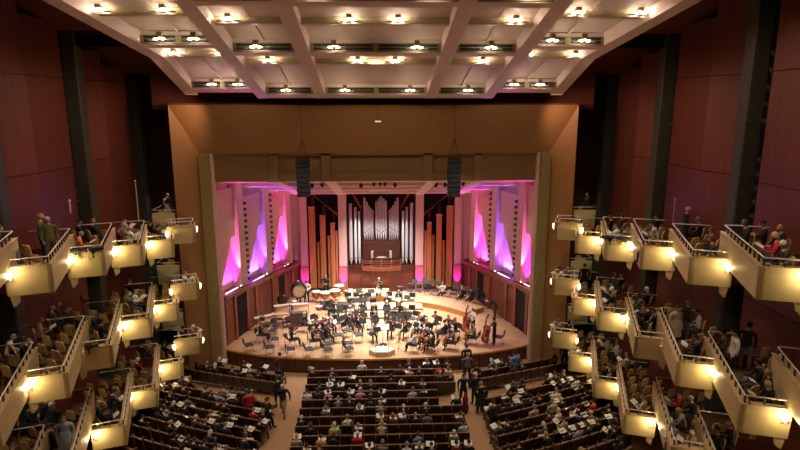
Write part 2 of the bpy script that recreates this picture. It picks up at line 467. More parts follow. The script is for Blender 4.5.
# --- side shells
def lerp(a, b, t): return (a[0] + (b[0] - a[0]) * t, a[1] + (b[1] - a[1]) * t)
CT = lambda y: 11.35 - (y - 33.6) * .235      # stage ceiling height
ZW = lambda y: 4.3 - (y - 33.5) * .075        # top of the wood part
for s in (-1, 1):
    A = (s * A_[0] + XO, A_[1]); B = (s * B_[0] + XO, B_[1])
    L = math.hypot(B[0] - A[0], B[1] - A[1]); ang = math.atan2(B[1] - A[1], B[0] - A[0])
    d = Vector(((B[0] - A[0]) / L, (B[1] - A[1]) / L, 0))
    nin = Vector((-d.y, d.x, 0)); nin *= 1 if nin.x * s < 0 else -1   # towards the stage
    def pt(t, h, out=0):
        p = Vector((A[0], A[1], 0)) + d * (t * L) + nin * out; return Vector((p.x, p.y, h))
    up = MB()
    up.slab([pt(0, 3.4), pt(1, 3.0), pt(1, CT(B[1]) + .3), pt(0, CT(A[1]) + .3)], nin * -.3, 0)
    struct('wall_stage_' + SIDES[s], up, [PINK])
    lo = MB(); WO = .72
    lo.slab([pt(0, .9, WO), pt(1, .9, WO), pt(1, 3.6, WO), pt(0, 4.25, WO)], nin * -.7, 0)
    # stiles, doors and ledge of the wood wainscot
    for t0, t1, dark in ((.02, .1, 0), (.13, .24, 1), (.27, .36, 2), (.37, .57, 2), (.62, .68, 0), (.69, .76, 1), (.79, .88, 2), (.9, .99, 2)):
        zz = 1.0 if dark != 1 else 1.0
        h0 = ZW(A[1] + d.y * L * (t0 + t1) / 2) - .45
        lo.slab([pt(t0, zz, WO + .01), pt(t1, zz, WO + .01), pt(t1, h0, WO + .01), pt(t0, h0, WO + .01)], nin * .02, 2 if dark == 1 else (1 if dark == 0 else 3))
    for t in (.115, .255, .365, .59, .60, .775, .89): lo.slab([pt(t - .012, 1.0, WO), pt(t + .012, 1.0, WO), pt(t + .012, ZW(A[1] + d.y * L * t) - .1, WO), pt(t - .012, ZW(A[1] + d.y * L * t) - .1, WO)], nin * .12, 1)
    for t in (.42, .47, .52, .83, .94): lo.slab([pt(t - .003, 1.0, WO + .02), pt(t + .003, 1.0, WO + .02), pt(t + .003, 3.4, WO + .02), pt(t - .003, 3.4, WO + .02)], nin * .03, 1)
    lo.hexa([pt(0, ZW(34) - .25, .88), pt(1, ZW(44.4) - .25, .88), pt(1, ZW(44.4) - .25, .1), pt(0, ZW(34) - .25, .1)], [pt(0, ZW(34), .88), pt(1, ZW(44.4), .88), pt(1, ZW(44.4), .1), pt(0, ZW(34), .1)], 1)
    struct('wall_wainscot_' + SIDES[s], lo, [SHELLWOOD, SHELLWOOD2, BLACK, SHELLWOOD])
    # fins, facets and coloured uplights
    fins = [.255, .585, .895]
    bays = [(.03, .235), (.32, .56), (.66, .87)]
    for k, t in enumerate(fins):
        b = MB()
        zt = CT(A[1] + d.y * L * t) + .2; z0 = ZW(A[1] + d.y * L * t) - .1
        b.hexa([pt(t - .028, z0, 0), pt(t + .05, z0, 0), pt(t + .045, z0, .64), pt(t - .025, z0, .64)], [pt(t - .028, zt, 0), pt(t + .05, zt, 0), pt(t + .045, zt, .58), pt(t - .025, zt, .58)], 0)
        o = b.build('trim_%d' % (7 + k + (3 if s > 0 else 0)), [PINK]); o['kind'] = 'structure'
        p = pt(t - .06, z0 + .3, .6)
        lamp('fin_uplight', 'SPOT', p, 620 if k != 1 else 480, (1, .80, .55) if k != 1 else (.62, .5, 1), .05, to=pt(t - .015, 8.0, .52), angle=26)
        t2 = thing('stage_uplight', 'small black uplight at the foot of the %s fin from the front, %s stage wall' % (ORD[k + 1], SIDES[s]), 'stage light', p - Vector((0, 0, .25)))
        MB().box((0, 0, .03), (.16, .16, .06)).build('base', [BLACKM], t2)
        MB().lathe([(.07, 0), (.10, .16), (.08, .18)], 10, 0, Matrix.Translation((0, 0, .05))).build('can', [BLACKM], t2)
    for k, (t0, t1) in enumerate(bays):
        z0 = ZW(A[1] + d.y * L * (t0 + t1) / 2)
        fct = MB()
        top = z0 + 3.3 + .25 * k; tip = t1 - .02; zu = CT(A[1] + d.y * L * t1) - .1
        zt = lambda t: ZW(A[1] + d.y * L * t) - .05
        # plaster front with a tall triangular niche that holds the light batten
        fct.slab([pt(t0 - .055, zt(t0), .34), pt(t0, zt(t0), .34), pt(tip - .03, top, .34), pt(t1, top, .34), pt(t1, z0 + 4.3, .34), pt(t0 - .055, z0 + 4.7, .34)], nin * -.08, 0)
        fct.slab([pt(t0, zt(t0), .34), pt(tip - .03, top, .34), pt(tip - .03, top, .0), pt(t0, zt(t0), .0)], d * .03, 0)
        fct.slab([pt(t0 - .055, z0 + 4.85, .34), pt(t1, z0 + 4.45, .34), pt(t1, zu, .3), pt(t0 - .055, zu, .3)], nin * -.08, 0)
        fct.slab([pt(t0 - .055, z0 + 4.7, .38), pt(t1, z0 + 4.3, .38), pt(t1, z0 + 4.45, .38), pt(t0 - .055, z0 + 4.85, .38)], nin * -.1, 0)
        o = fct.build('wall_facet_%s_%d' % (SIDES[s], k + 1), [PINK]); o['kind'] = 'structure'
        q = MB()
        t2 = thing('led_batten', 'lit led batten under the %s coloured bay from the front, %s stage wall' % (ORD[k + 1], SIDES[s]), 'stage light', pt(t0, z0, .45))
        a = pt(t0 + .02, z0 + .03, .62); b_ = pt(t1, ZW(A[1] + d.y * L * t1) + .05, .62); 
        z_a = a - pt(t0, z0, .45); z_b = b_ - pt(t0, z0, .45)
        MB().tube([z_a, z_b], .05, n=6).build('housing', [BLACKM], t2)
        u = nin * -.02 + Vector((0, 0, .05)); MB().tube([z_a + u, z_b + u], .028, n=6).build('light_strip', [LEDM], t2)
        col = ((1, .03, .72), (.22, .06, 1), (1, .03, .72))[k]
        mid = (a + b_) / 2 + Vector((0, 0, .12)) - nin * .44
        mid2 = (a + b_) / 2
        o = lamp('led_batten_light', 'AREA', mid, (150, 190, 210)[k], col, (b_ - a).length * .85, to=mid + Vector((0, 0, 2.6)) - nin * .22, sy=.06, spread=70)
        # make the strip run along the wall
        zax = -(Vector((0, 0, 2.6)) - nin * .22).normalized(); xax = (b_ - a).normalized(); yax = zax.cross(xax).normalized(); xax = yax.cross(zax)
        o.rotation_euler = Matrix((xax, yax, zax)).transposed().to_euler()
    # column of black spotlights at the rear edge of each bay
    for k, t in enumerate((.335, .665)):
        for j in range(14):
            z = 9.4 - j * .39
            p = pt(t - .01, z, .5)
            o = MB().lathe([(.03, -.16), (.10, -.12), (.11, .12), (.12, .15), (0, .13)], 10, 0, Matrix.Rotation(PI / 2 * .9, 4, 'X')).box((0, .1, .0), (.05, .22, .05)).build('spotlight', [BLACKM], None, p, s * .5)
            tag(o, 'black spotlight, %s from the top of the %s column on the %s stage wall' % (ORD[j + 1], ['front', 'rear'][k], SIDES[s]), 'spotlight', 'spotlights up the stage side walls')

# --- back wall of the stage
m = MB()
m.box((XO, BK + 1.1, 5.2), (16, .2, 9.5), 2)
for s in (-1, 1):
    for x0, x1 in ((5.75, 6.35), (2.7, 3.33)):
        m.box((s * (x0 + x1) / 2 + XO, BK, 6.2), (x1 - x0, .6, 6.6), 0, bev=.03)
        m.box((s * (x0 + x1) / 2 + XO, BK, 1.95), (x1 - x0 + .02, .62, 2.3), 4)
        m.box((s * (x0 + x1) / 2 + XO, BK, 3.1), (x1 - x0 + .06, .66, .08), 3)
    m.box((s * 6.95 + XO, BK + .1, 6.4), (1.2, .3, 6.6), 0); m.box((s * 6.95 + XO, BK + .05, 2.1), (1.2, .36, 2.3), 1)
m.box((XO, BK + .3, 1.95), (5.4, .2, 2.1), 1)
m.box((XO, BK + .1, 8.85), (12.7, .3, .08), 2)
struct('wall_stage_back', m, [PINK, SHELLWOOD, BLACK, SHELLWOOD2, mat('rose pilaster foot', (.45, .15, .15), .5)])
for s in (-1, 1):   # magenta uplights at the feet of the back pilasters
    for x in (6.05, 3.02):
        lamp('pilaster_uplight', 'SPOT', (s * x + XO, BK - .62, 1.2), 520, (1, .03, .8), .04, to=(s * x + XO, BK - .30, 3.6), angle=44)
        t2 = thing('stage_uplight', 'small black floor uplight before the %s pilaster on the %s of the organ' % ('outer' if x > 4 else 'inner', SIDES[s]), 'stage light', (s * x + XO, BK - .65, 1))
        MB().box((0, 0, .02), (.2, .14, .04)).build('base', [BLACKM], t2); MB().lathe([(.05, 0), (.06, .05), (0, .05)], 8, 0, Matrix.Translation((0, 0, .03))).build('can', [BLACKM], t2)
# --- stage ceiling with beams
m = MB()
def sbar(m, x0, x1, y0, y1, h, mi=0, up=0):
    a = [(x0, y0, CT(y0) + up), (x1, y0, CT(y0) + up), (x1, y1, CT(y1) + up), (x0, y1, CT(y1) + up)]
    m.hexa(a, [(p[0], p[1], p[2] + h) for p in a], mi)
sbar(m, -10.9, 10.9, 34.0, 45.2, .2, 0, .45)
for y in (34.3, 37.2, 40.3, 43.4): sbar(m, -10.3 + (y - 34) * .3, 10.6 - (y - 34) * .3, y, y + .7, .45)
for x in (-2.75, 3.3):
    sbar(m, x - .32, x + .32, 33.7, 44.6, .5, 0, -.06)
for s in (-1, 1):
    m.hexa([(s * 5.6, 33.7, CT(33.7) - .06), (s * 6.4, 33.7, CT(33.7) - .06), (s * 6.35 + XO, 44.5, CT(44.5) - .06), (s * 5.75 + XO, 44.5, CT(44.5) - .06)], [(s * 5.6, 33.7, CT(33.7) + .5), (s * 6.4, 33.7, CT(33.7) + .5), (s * 6.35 + XO, 44.5, CT(44.5) + .5), (s * 5.75 + XO, 44.5, CT(44.5) + .5)])
struct('ceiling_stage', m, [PINK])
# lights of the stage ceiling
for i, (px, py) in enumerate([(312, 186), (322, 185), (361, 186), (374, 184), (380, 184), (385, 184), (395, 185), (436, 185), (445, 185), (463, 184)]):
    p = at(px, py, y=36.2)
    o = MB().lathe([(.04, -.2), (.10, -.14), (.12, .1), (0, .1)], 10, 0, Matrix.Rotation(.9, 4, 'X')).box((0, 0, .18), (.05, .05, .3)).build('spotlight', [BLACKM], None, (p.x, p.y, p.z), 0)
    tag(o, 'black spotlight under the stage ceiling, %s from the left' % ORD[i + 1], 'spotlight', 'spotlights under the stage ceiling')

# ============================================================ THE ORGAN
ORG = thing('pipe_organ', 'large pipe organ with silver and orange wooden pipes, console and gallery on back wall', 'pipe organ', (XO, BK, 1))
ORG.scale = (1.13, 1, 1)
def oz(py, y=BK): return at(377, py, y=y).z - 1
def ox(px, y=BK): return at(px, 230, y=y).x
case = MB()
case.box((0, .85, 4.1), (4.7, .1, 8.2), 0)
for x in (-2.3, -1.28, 1.28, 2.3): case.box((x, .05, 4.1 + .9), (.08, .5, 6.2), 0)
for x in (-.45, .45): case.box((x, -.02, 6.2), (.07, .3, 3.8), 0)
case.box((0, .05, 7.9), (4.66, .5, .12), 0)
case.box((0, .0, 4.05), (2.6, .7, .2), 0)
for s in (-1, 1):
    case.box((s * 1.8, 0.0, 2.1), (1.1, .6, .14), 0)
    case.box((s * 4.1, .8, 4.1), (2.3, .1, 8.2), 1)
    case.slab([(s * 4.95, -.1, 8.0), (s * 4.75, -.1, 8.0), (s * 3.0, -.1, 6.1), (s * 3.0, -.1, 6.3)], (0, .15, 0), 2)
    case.slab([(s * 5.0, -.1, 8.1), (s * 4.4, -.1, 8.1), (s * 4.4, -.1, 7.95), (s * 5.0, -.1, 7.95)], (0, .15, 0), 2)
    case.slab([(s * 1.4, .0, 6.6), (s * 2.0, .0, 7.85), (s * 1.85, .0, 7.85), (s * 1.3, .0, 6.75)], (0, .12, 0), 2)
case.build('case', [CASEWOOD, BLACK, SHELLWOOD2], ORG)
def ring_pipe(x, y, z0, z1, r, mats, name='pipe', foot=.45):
    m = MB()
    m.lathe([(.015, z0), (r, z0 + foot), (r, z0 + foot + .12), (r, z1), (r * .8, z1)], 12, 0, Matrix.Translation((x, y, 0)))
    m.box((x, y - r * .92, z0 + foot + .1), (r * .9, .02, .07), 1)
    return m.build(name, mats, ORG)
for s in (-1, 1):
    for j, (px, py, ww) in enumerate(((350.5, 203, .12), (354.7, 207, .10), (358, 211, .09))):
        ring_pipe(s * abs(ox(px)), -.1, 2.2, oz(py), ww, [SILVERPIPE, BLACK])
    for j, (dx, h, rr) in enumerate(((1.13, 7.55, .085), (.97, 7.25, .07), (.83, 6.95, .065), (.7, 6.75, .06), (.58, 6.6, .055))):
        ring_pipe(s * dx, -.12, 4.2, h, rr, [SILVERPIPE, BLACK], foot=.55 + .1 * j)
for j, (dx, h) in enumerate(((-.32, 7.3), (-.16, 7.55), (0, 7.7), (.16, 7.5), (.32, 7.3))):
    ring_pipe(dx, -.15, 4.2, h, .075, [SILVERPIPE, BLACK], foot=.5 + .12 * abs(j - 2))
for s in (-1, 1):
    for j, (x0, x1, top) in enumerate(((4.55, 4.98, 206.5), (4.28, 4.46, 242), (3.85, 4.22, 215), (3.52, 3.72, 236), (3.2, 3.5, 223), (3.02, 3.16, 231))):
        m = MB(); xm = (x0 + x1) / 2; zt = oz(top)
        m.box((s * xm, -.08 + (.15 if j in (1, 3) else 0), (zt + .3) / 2), (x1 - x0, .3, zt - .3), 0, bev=.015)
        m.box((s * xm, -.08 + (.15 if j in (1, 3) else 0), zt + .01), (x1 - x0 + .03, .33, .05), 1)
        m.build('wooden_pipe', [ORANGEPIPE, CREAM_CAP], ORG)
        if j in (0, 2, 4):
            MB().box((s * xm + .05, .3, zt / 2 + .7), ((x1 - x0) * .5, .2, zt), 0).build('wooden_pipe', [CASEWOOD], ORG)
con = MB()
con.box((0, -.2, 3.2), (2.55, .5, 1.65), 0); con.box((0, -.62, 2.75), (.95, .40, .3), 0); con.box((0, -.66, 2.93), (.6, .16, .04), 1); con.box((0, -.47, 3.15), (1.2, .1, .6), 0)
con.build('console', [CASEWOOD, MATS['stop jamb ivory'] if 'stop jamb ivory' in MATS else mat('stop jamb ivory', (.35, .27, .2), .5)], ORG)
for s in (-1, 1): MB().box((s * .62, -.6, 3.15), (.1, .35, .55), 0, rz=s * .3).build('stop_jamb', [mat('stop jamb ivory', (.35, .27, .2), .5)], ORG)
MB().box((0, -.53, 3.35), (.8, .04, .25), 0).build('music_rest', [CASEWOOD], ORG)
arc = [(-2.3, -.5), (-1.35, -.75), (-.7, -.98), (0, -1.05), (.7, -.98), (1.35, -.75), (2.3, -.5)]
g = MB()
g.prism([(a, b) for a, b in arc[1:-1]] + [(1.3, .3), (-1.3, .3)], 1.98, 2.1, 0)
for (a, b) in zip(arc[1:-1], arc[2:-1]): g.slab([(a[0], a[1], 1.9), (b[0], b[1], 1.9), (b[0], b[1], 2.2), (a[0], a[1], 2.2)], (0, .06, 0), 0)
g.build('gallery', [SHELLWOOD2], ORG)
for k in range(3):
    g = MB()
    for (a, b) in zip(arc[1:-1], arc[2:-1]): g.slab([(a[0], a[1], 2.3 + .17 * k), (b[0], b[1], 2.3 + .17 * k), (b[0], b[1], 2.37 + .17 * k), (a[0], a[1], 2.37 + .17 * k)], (0, .04, 0), 0)
    g.build('gallery_rail', [SHELLWOOD], ORG)
for x, y in arc[1:-1]: MB().box((x, y + .03, 2.5), (.04, .05, .62), 0).build('gallery_post', [STEEL], ORG)
low = MB()
for (x0, x1, y) in ((-2.3, -1.35, -.1), (-1.33, -.62, -.35), (-.6, .6, -.5), (.62, 1.33, -.35), (1.35, 2.3, -.1)):
    low.box(((x0 + x1) / 2, y + .2, .98), (x1 - x0 - .03, .4, 1.95), 0)
    low.box((x0, y + .15, .98), (.04, .45, 1.95), 1)
low.build('lower_panels', [SHELLWOOD, SHELLWOOD2], ORG)

# --- risers
RIS = mat('riser boards', (.58, .39, .23), .4, noise=.08, scale=3, stretch=(1, 8, 1))
RISF = mat('riser front', (.42, .18, .05), .5)
def arcpts(r, a0, a1, c=(0.2, 33.4), n=24): return [(c[0] + r * math.sin(math.radians(a0 + (a1 - a0) * i / n)), c[1] + r * math.cos(math.radians(a0 + (a1 - a0) * i / n))) for i in range(n + 1)]
def riser(name, label, r0, r1, a0, a1, z):
    t = thing(name, label, 'stage riser', (0, 0, 1.0))
    i_, o_ = arcpts(r0, a0, a1), arcpts(r1, a0, a1)
    MB().prism(i_ + o_[::-1], .0, z - .04, 0).build('frame', [RISF], t)
    MB().prism([(a, b - .02) for a, b in i_] + o_[::-1], z - .04, z, 0).build('deck', [RIS], t)
riser('stage_riser', 'long curved wooden riser along the right of the stage back', 7.6, 9.4, 4, 52, .4)
riser('stage_riser', 'curved wooden riser in front of the organ gallery, left of the long one', 8.3, 10.2, -16, 3.8, .45)
for k, (y, ww, z) in enumerate(((38.1, 2.6, .16), (39.4, 2.7, .3))):
    t = thing('stage_riser', ['lowest straight riser in the middle of the orchestra', 'second straight riser in the middle of the orchestra'][k], 'stage riser', (.5, y, 1.0))
    MB().box((0, .62, z / 2 - .02), (ww * 2, 1.24, z - .04), 0).build('frame', [RISF], t)
    MB().box((0, .6, z - .02), (ww * 2 + .04, 1.28, .04), 0).build('deck', [RIS], t)
def stage_z(x, y):
    r = math.hypot(x - .2, y - 33.4); a = math.degrees(math.atan2(x - .2, y - 33.4))
    if 7.6 <= r <= 9.4 and 4 <= a <= 52: return 1.4
    if 8.3 <= r <= 10.2 and -16 <= a < 4: return 1.45
    if abs(x - .5) < 2.7 and 39.4 <= y < 40.66: return 1.3
    if abs(x - .5) < 2.6 and 38.1 <= y < 39.36: return 1.16
    return 1.012

# ============================================================ SEATING BOXES
TIER = {  # inner near corner of each box's ledge in the photograph (right side), nearest first
 'top': dict(x=10.4, pts=[('a', 760, 267), ('b', 690, 257.5), ('c', 641, 246.5), ('d', 605, 240.5), ('e', 575.5, 236), ('f', 555, 222.7)]),
 'middle': dict(x=10.5, pts=[('z', 845, 446), ('a', 741, 404), ('b', 677, 362), ('c', 635, 337), ('d', 598, 312), ('e', 572, 298), ('f', 552.5, 278.5)]),
 'lowest': dict(x=10.6, pts=[('a', 700, 530), ('b', 660, 462), ('c', 623.5, 414.5), ('d', 593.4, 380.5), ('e', 568.5, 355.6), ('f', 550.7, 332)])}
YK = {'z': 12.3, 'a': 15.9, 'b': 19.4, 'c': 22.9, 'd': 26.5, 'e': 30.2, 'f': 33.0}
BOX = {}
AL = math.radians(18.8)
FH = .85
PLACE = {'z': 'partly off the picture', 'a': 'nearest the camera', 'b': 'second nearest', 'c': 'third nearest', 'd': 'fourth nearest', 'e': 'second from the stage', 'f': 'against the stage frame'}
NCH = 1.3
def make_box(tier, key, s, P, nl=3.75, width=None, end=False):
    ux, uy = math.sin(AL) * s, math.cos(AL)
    u = Vector((ux, uy, 0)); v = Vector((uy * s, -ux * s, 0))
    wid = (14.45 - abs(P.x)) / uy if width is None else width
    lab = 'cream seating box in the %s tier on the %s, %s' % (tier, SIDES[s], PLACE[key])
    t = thing('seating_box', lab, 'seating box', P, 0, 'seating boxes of the %s tier' % tier)
    def q(a, b, z): return u * a + v * b + Vector((0, 0, z))
    Lp = nl
    fw = 1.32 if not end else wid
    th = .14
    # parapet and fascia: upright band over a canted skirt
    m = MB()
    m.hexa([q(0, 0, -.27), q(Lp, 0, -.27), q(Lp, th, -.27), q(0, th, -.27)], [q(0, 0, 0), q(Lp, 0, 0), q(Lp, th, 0), q(0, th, 0)])
    m.hexa([q(.09, .02, -.95), q(Lp, .02, -.95), q(Lp, .16, -.95), q(.09, .16, -.95)], [q(0, 0, -.27), q(Lp, 0, -.27), q(Lp, th, -.27), q(0, th, -.27)])
    m.build('side_parapet', [CREAM], t)
    m = MB()
    m.hexa([q(0, 0, -.27), q(0, fw, -.27), q(th, fw, -.27), q(th, 0, -.27)], [q(0, 0, 0), q(0, fw, 0), q(th, fw, 0), q(th, 0, 0)])
    m.hexa([q(.09, .02, -.95), q(.09, fw, -.95), q(.23, fw, -.95), q(.23, .02, -.95)], [q(0, 0, -.27), q(0, fw, -.27), q(th, fw, -.27), q(th, 0, -.27)])
    m.build('front_fascia', [CREAM], t)
    if not end:
        MB().hexa([q(.16, fw - .28, -1.22), q(.16, fw - .1, -1.34), q(.24, fw - .1, -1.34), q(.24, fw - .28, -1.22)], [q(.07, fw - .36, -.7), q(.07, fw - .02, -.7), q(.2, fw - .02, -.7), q(.2, fw - .36, -.7)]).build('end_bracket', [CREAM], t)
        MB().slab([q(.2, fw - .1, -.95), q(.2, fw - .1, -1.34), q(1.2, fw - .1, -.95)], v * -.08).build('side_bracket', [CREAM], t)
    m = MB()
    m.hexa([q(-.03, -.03, 0), q(Lp, -.03, 0), q(Lp, .26, 0), q(-.03, .26, 0)], [q(-.03, -.03, .035), q(Lp, -.03, .035), q(Lp, .26, .035), q(-.03, .26, .035)])
    m.hexa([q(-.02, .2, 0), q(-.02, fw, 0), q(.2, fw, 0), q(.2, .2, 0)], [q(-.02, .2, .035), q(-.02, fw, .035), q(.2, fw, .035), q(.2, .2, .035)])
    m.build('ledge', [CREAM_CAP], t)
    # floor
    m = MB()
    fp = [q(.1, .1, -FH), q(nl, .1, -FH), q(nl, wid, -FH), q(NCH, wid, -FH), q(NCH, fw - .05, -FH), q(.1, fw - .05, -FH)] if not end else [q(.1, .1, -FH), q(nl, .1, -FH), q(nl, wid, -FH), q(.1, wid, -FH)]
    m.slab(fp, (0, 0, -.08)); m.build('box_floor', [BOXFLOOR], t)
    if not end:   # low wall up to the next higher box behind
        m = MB(); m.slab([q(NCH - .1, fw, -FH - .3), q(NCH - .1, wid, -FH - .3), q(NCH - .1, wid, .05), q(NCH - .1, fw, .05)], u * .06); m.build('rear_riser', [SHELLWOOD], t)
        m = MB(); m.slab([q(NCH, .42, -FH - .09), q(NCH, wid, -FH - .09), q(nl - .02, wid, -FH - .09), q(nl - .02, .42, -FH - .09)], (0, 0, -.06)); m.build('soffit', [CREAM], t)
    # rails
    r = MB(); h = .25
    r.tube([q(Lp - .05, .1, h), q(.08, .1, h), q(.08, fw - .05, h)], .024, n=6)
    hh = .32
    r.tube([q(Lp - .1, .14, h), q(nl, .14, h)], .02, n=6)
    r.tube([q(nl, .14, h), q(nl, min(wid, 1.5), h)], .02, n=6)
    r.build('handrail', [RAILW], t)
    n = 10
    for i in range(n + 1): MB().box(q(.08 + (Lp - .16) * i / n, .1, h / 2), (.04, .10, h), 0, rz=-AL * s).build('rail_post', [BLACKM], t)
    for i in range(1, 3): MB().box(q(.08, fw * i / 2 - .05, h / 2), (.05, .02, h), 0, rz=-AL * s).build('rail_post', [BLACKM], t)
    BOX[(tier, key, s)] = (P, u, v, nl, wid)
    return t
SC_M = None
def make_sconce():
    t = thing('wall_sconce', 'x', 'wall lamp', (0, 0, 0), 0, 'lit sconces on the seating boxes')
    prof = [(.02, -.17), (.05, -.12), (.08, -.02), (.09, .07), (.075, .14), (.03, .17)]
    n = 10; vs = [(r * math.cos(PI + PI * j / n), r * math.sin(PI + PI * j / n), z) for r, z in prof for j in range(n + 1)]
    fs = [(i * (n + 1) + j, i * (n + 1) + j + 1, (i + 1) * (n + 1) + j + 1, (i + 1) * (n + 1) + j) for i in range(len(prof) - 1) for j in range(n)]
    MB().add(vs, fs, 0, True).build('shade', [GLOWW], t)
    MB().box((0, .01, 0), (.2, .03, .4), 0, bev=.01).build('back_plate', [CREAM_CAP], t)
    for z in (-.1, .08): MB().box((0, -.08, z), (.16, .02, .02), 0).build('strap', [BLACKM], t)
    return t
SCON = Proto(make_sconce())
PT = {}
for tier, T in TIER.items():
    for key, px, py in T['pts']:
        p = at(px, py, x=T['x'] if key != 'f' else 9.75)
        y, z = p.y, p.z
        if tier == 'lowest' and key in 'ab':
            qx = T['x'] + 5.2 * math.sin(AL); g_ = at(*{'a': (695, 416), 'b': (653, 381.6)}[key], x=qx); y, z = g_.y - 5.2 * math.cos(AL), g_.z; p.y = y
        PT[(tier, key)] = (round(y, 2), round(z, 2))
        for s in (-1, 1):
            P = Vector((s * (T['x'] if key != 'f' else 9.75), y, z))
            if key == 'f': make_box(tier, key, s, P, nl=1.0, width=1.45, end=True)
            else: make_box(tier, key, s, P, nl={'top': 4.55, 'middle': 5.1, 'lowest': 5.2}[tier] - (.5 if key == 'e' else 0))
            u = BOX[(tier, key, s)][1]; v = BOX[(tier, key, s)][2]
            q = P + v * 1.16 - u * .02 + Vector((0, 0, -.22))
            if key == 'f': q = P + v * 1.5 + u * .5 + Vector((0, 0, -.3))
            ls = 'lit sconce on the %s tier %s box, %s' % (tier, SIDES[s], PLACE[key])
            if key == 'f':
                q = P - v * .04 + u * .12 + Vector((0, 0, -.22)); ls = 'lit sconce on the stage side of the %s tier %s box by the stage frame' % (tier, SIDES[s])
                SCON.put(q, -AL * s - s * PI / 2, ls)
                lamp('sconce_light', 'POINT', q - v * .2 + Vector((0, 0, .1)), 7, (1, .74, .36), .06)
                q2 = P + v * 1.43 - u * .03 + Vector((0, 0, -.35))
                SCON.put(q2, -AL * s, 'lit sconce at the outer corner of the %s tier %s box by the stage frame' % (tier, SIDES[s]))
                lamp('sconce_light', 'POINT', q2 - u * .22 + Vector((0, 0, .05)), 8, (1, .74, .36), .06)
                continue
            SCON.put(q, -AL * s, ls)
            lamp('sconce_light', 'POINT', q - u * .26 - v * .04 + Vector((0, 0, .05)), 32, (1, .76, .38), .06)
print(PT)
# corner boxes beside the stage frame, one to a tier
for tier, py in (('top', 211.5), ('middle', 266), ('lowest', 316)):
    for s in (-1, 1):
        P = at(589, py, x=12.9)
        P = Vector((s * 12.15, 34.6, P.z))
        t = thing('corner_box', 'small cream corner box with folded front, %s tier, %s of the stage' % (tier, SIDES[s]), 'seating box', P, 0, 'corner boxes beside the stage')
        w_ = 1.35 * s
        m = MB()
        m.hexa([(0, 0, -.2), (w_, 0, -.2), (w_, .14, -.2), (0, .14, -.2)], [(0, 0, 0), (w_, 0, 0), (w_, .14, 0), (0, .14, 0)])
        c = (w_ * .45, -.12, -.75)
        m.add([(0, 0, -.2), (w_, 0, -.2), (w_, .1, -1.25), (0, .1, -1.25), c], [(0, 1, 4), (1, 2, 4), (2, 3, 4), (3, 0, 4)])
        m.slab([(0, .1, -.2), (w_, .1, -.2), (w_, .1, -1.25), (0, .1, -1.25)], (0, .05, 0))
        m.build('front_fascia', [CREAM], t)
        m = MB().box((w_ / 2, 1.3, -.9), (1.35, 2.4, .08)); m.build('box_floor', [BOXFLOOR], t)
        m = MB().tube([(0, 1.6, .18), (0, .06, .18), (w_, .06, .18), (w_, 1.6, .18)], .025, n=6); m.build('handrail', [RAILW], t)
        m = MB().box((0, 1.2, -.45), (.06, 2.2, .85)).box((w_, 1.2, -.45), (.06, 2.2, .85)); m.build('side_parapet', [CASEWOOD], t)
        BOX[(tier, 'corner', s)] = (P, Vector((0, 1, 0)), Vector((s, 0, 0)), 2, 1.3)

# ============================================================ SEATS ON THE FLOOR
def make_seat():
    t = thing('theatre_seat', 'x', 'theatre seat', (0, 0, 0), 0)
    m = MB()
    m.box((0, -.26, .58), (.52, .05, .62), 0, M=Matrix.Rotation(.1, 4, 'X'), bev=.02)
    m.box((0, -.185, .62), (.44, .05, .46), 1, M=Matrix.Rotation(.1, 4, 'X'), bev=.02)
    m.build('backrest', [SEATWOOD, SEATFAB], t)
    MB().box((0, -.35, .90), (.53, .06, .03), 0, bev=.01).build('top_cap', [SEATCAP], t)
    MB().box((0, .02, .43), (.46, .46, .1), 0, bev=.03).build('seat_cushion', [SEATFAB], t)
    MB().box((-.26, -.02, .60), (.05, .40, .04), 0, bev=.01).box((-.26, -.02, .3), (.03, .3, .6), 1).build('armrest', [SEATCAP, SEATWOOD], t)
    return t
SEAT = Proto(make_seat())
ROWS = []   # list of (label, [(x, y, rot)])
SP = .545
for r in range(13):
    y = 30.85 - .82 * r
    n = 15; xs = [.12 + (i - 7) * SP for i in range(n)]
    if r in (3, 4): xs = xs[:13]
    ROWS.append(('centre', r, [(x, y, 0) for x in xs]))
SA = math.radians(19)
for s in (-1, 1):
    ys = [30.35, 29.5] + [27.3 - .84 * i for i in range(10)]
    for r, y in enumerate(ys):
        L = []
        n = (10, 12, 12, 13, 13, 13, 13, 13, 13, 12, 11, 10)[r]
        for i in range(n):
            a = .27 + i * SP
            sa = SA if r > 1 else SA - .05
            x = s * (5.35 + a * math.cos(sa)); yy = y + a * math.sin(sa) + .008 * a * a
            if x * s > 11.9: break
            L.append((x, yy, s * (SA + .02 * i)))
        ROWS.append((SIDES[s], r, L))
CANDS = []
for b, r, L in ROWS:
    for i, (x, y, rz) in enumerate(L):
        d = math.hypot(x, y)
        CANDS.append((b, r, i, x, y, rz))
def vis(x, y, z):
    v = Vector((x, y, z - CZ)); cy, sy, cp, sp = math.cos(YAW), math.sin(YAW), math.cos(PIT), math.sin(PIT)
    rx = v.x * cy - v.y * sy; fy = v.x * sy + v.y * cy
    dep = fy * cp - v.z * sp; up = fy * sp + v.z * cp
    return 400 + FPX * rx / dep, 225 - FPX * up / dep, dep
CANDS = [c for c in CANDS if vis(c[3], c[4], 1.0)[1] < 462]
CANDS.sort(key=lambda c: c[4])
one = CANDS[:300]; rest = CANDS[300:]
BN = {'centre': 'centre block', 'left': 'left block', 'right': 'right block'}
def seat_label(b, r, i): 
    if b == 'centre': return 'dark wooden theatre seat, %s from the left aisle in the %s row of centre block' % (ORD[i + 1], ORD[r + 1])
    return 'dark wooden theatre seat, %s from the aisle in the %s row of the %s block' % (ORD[i + 1], ORD[r + 1], b)
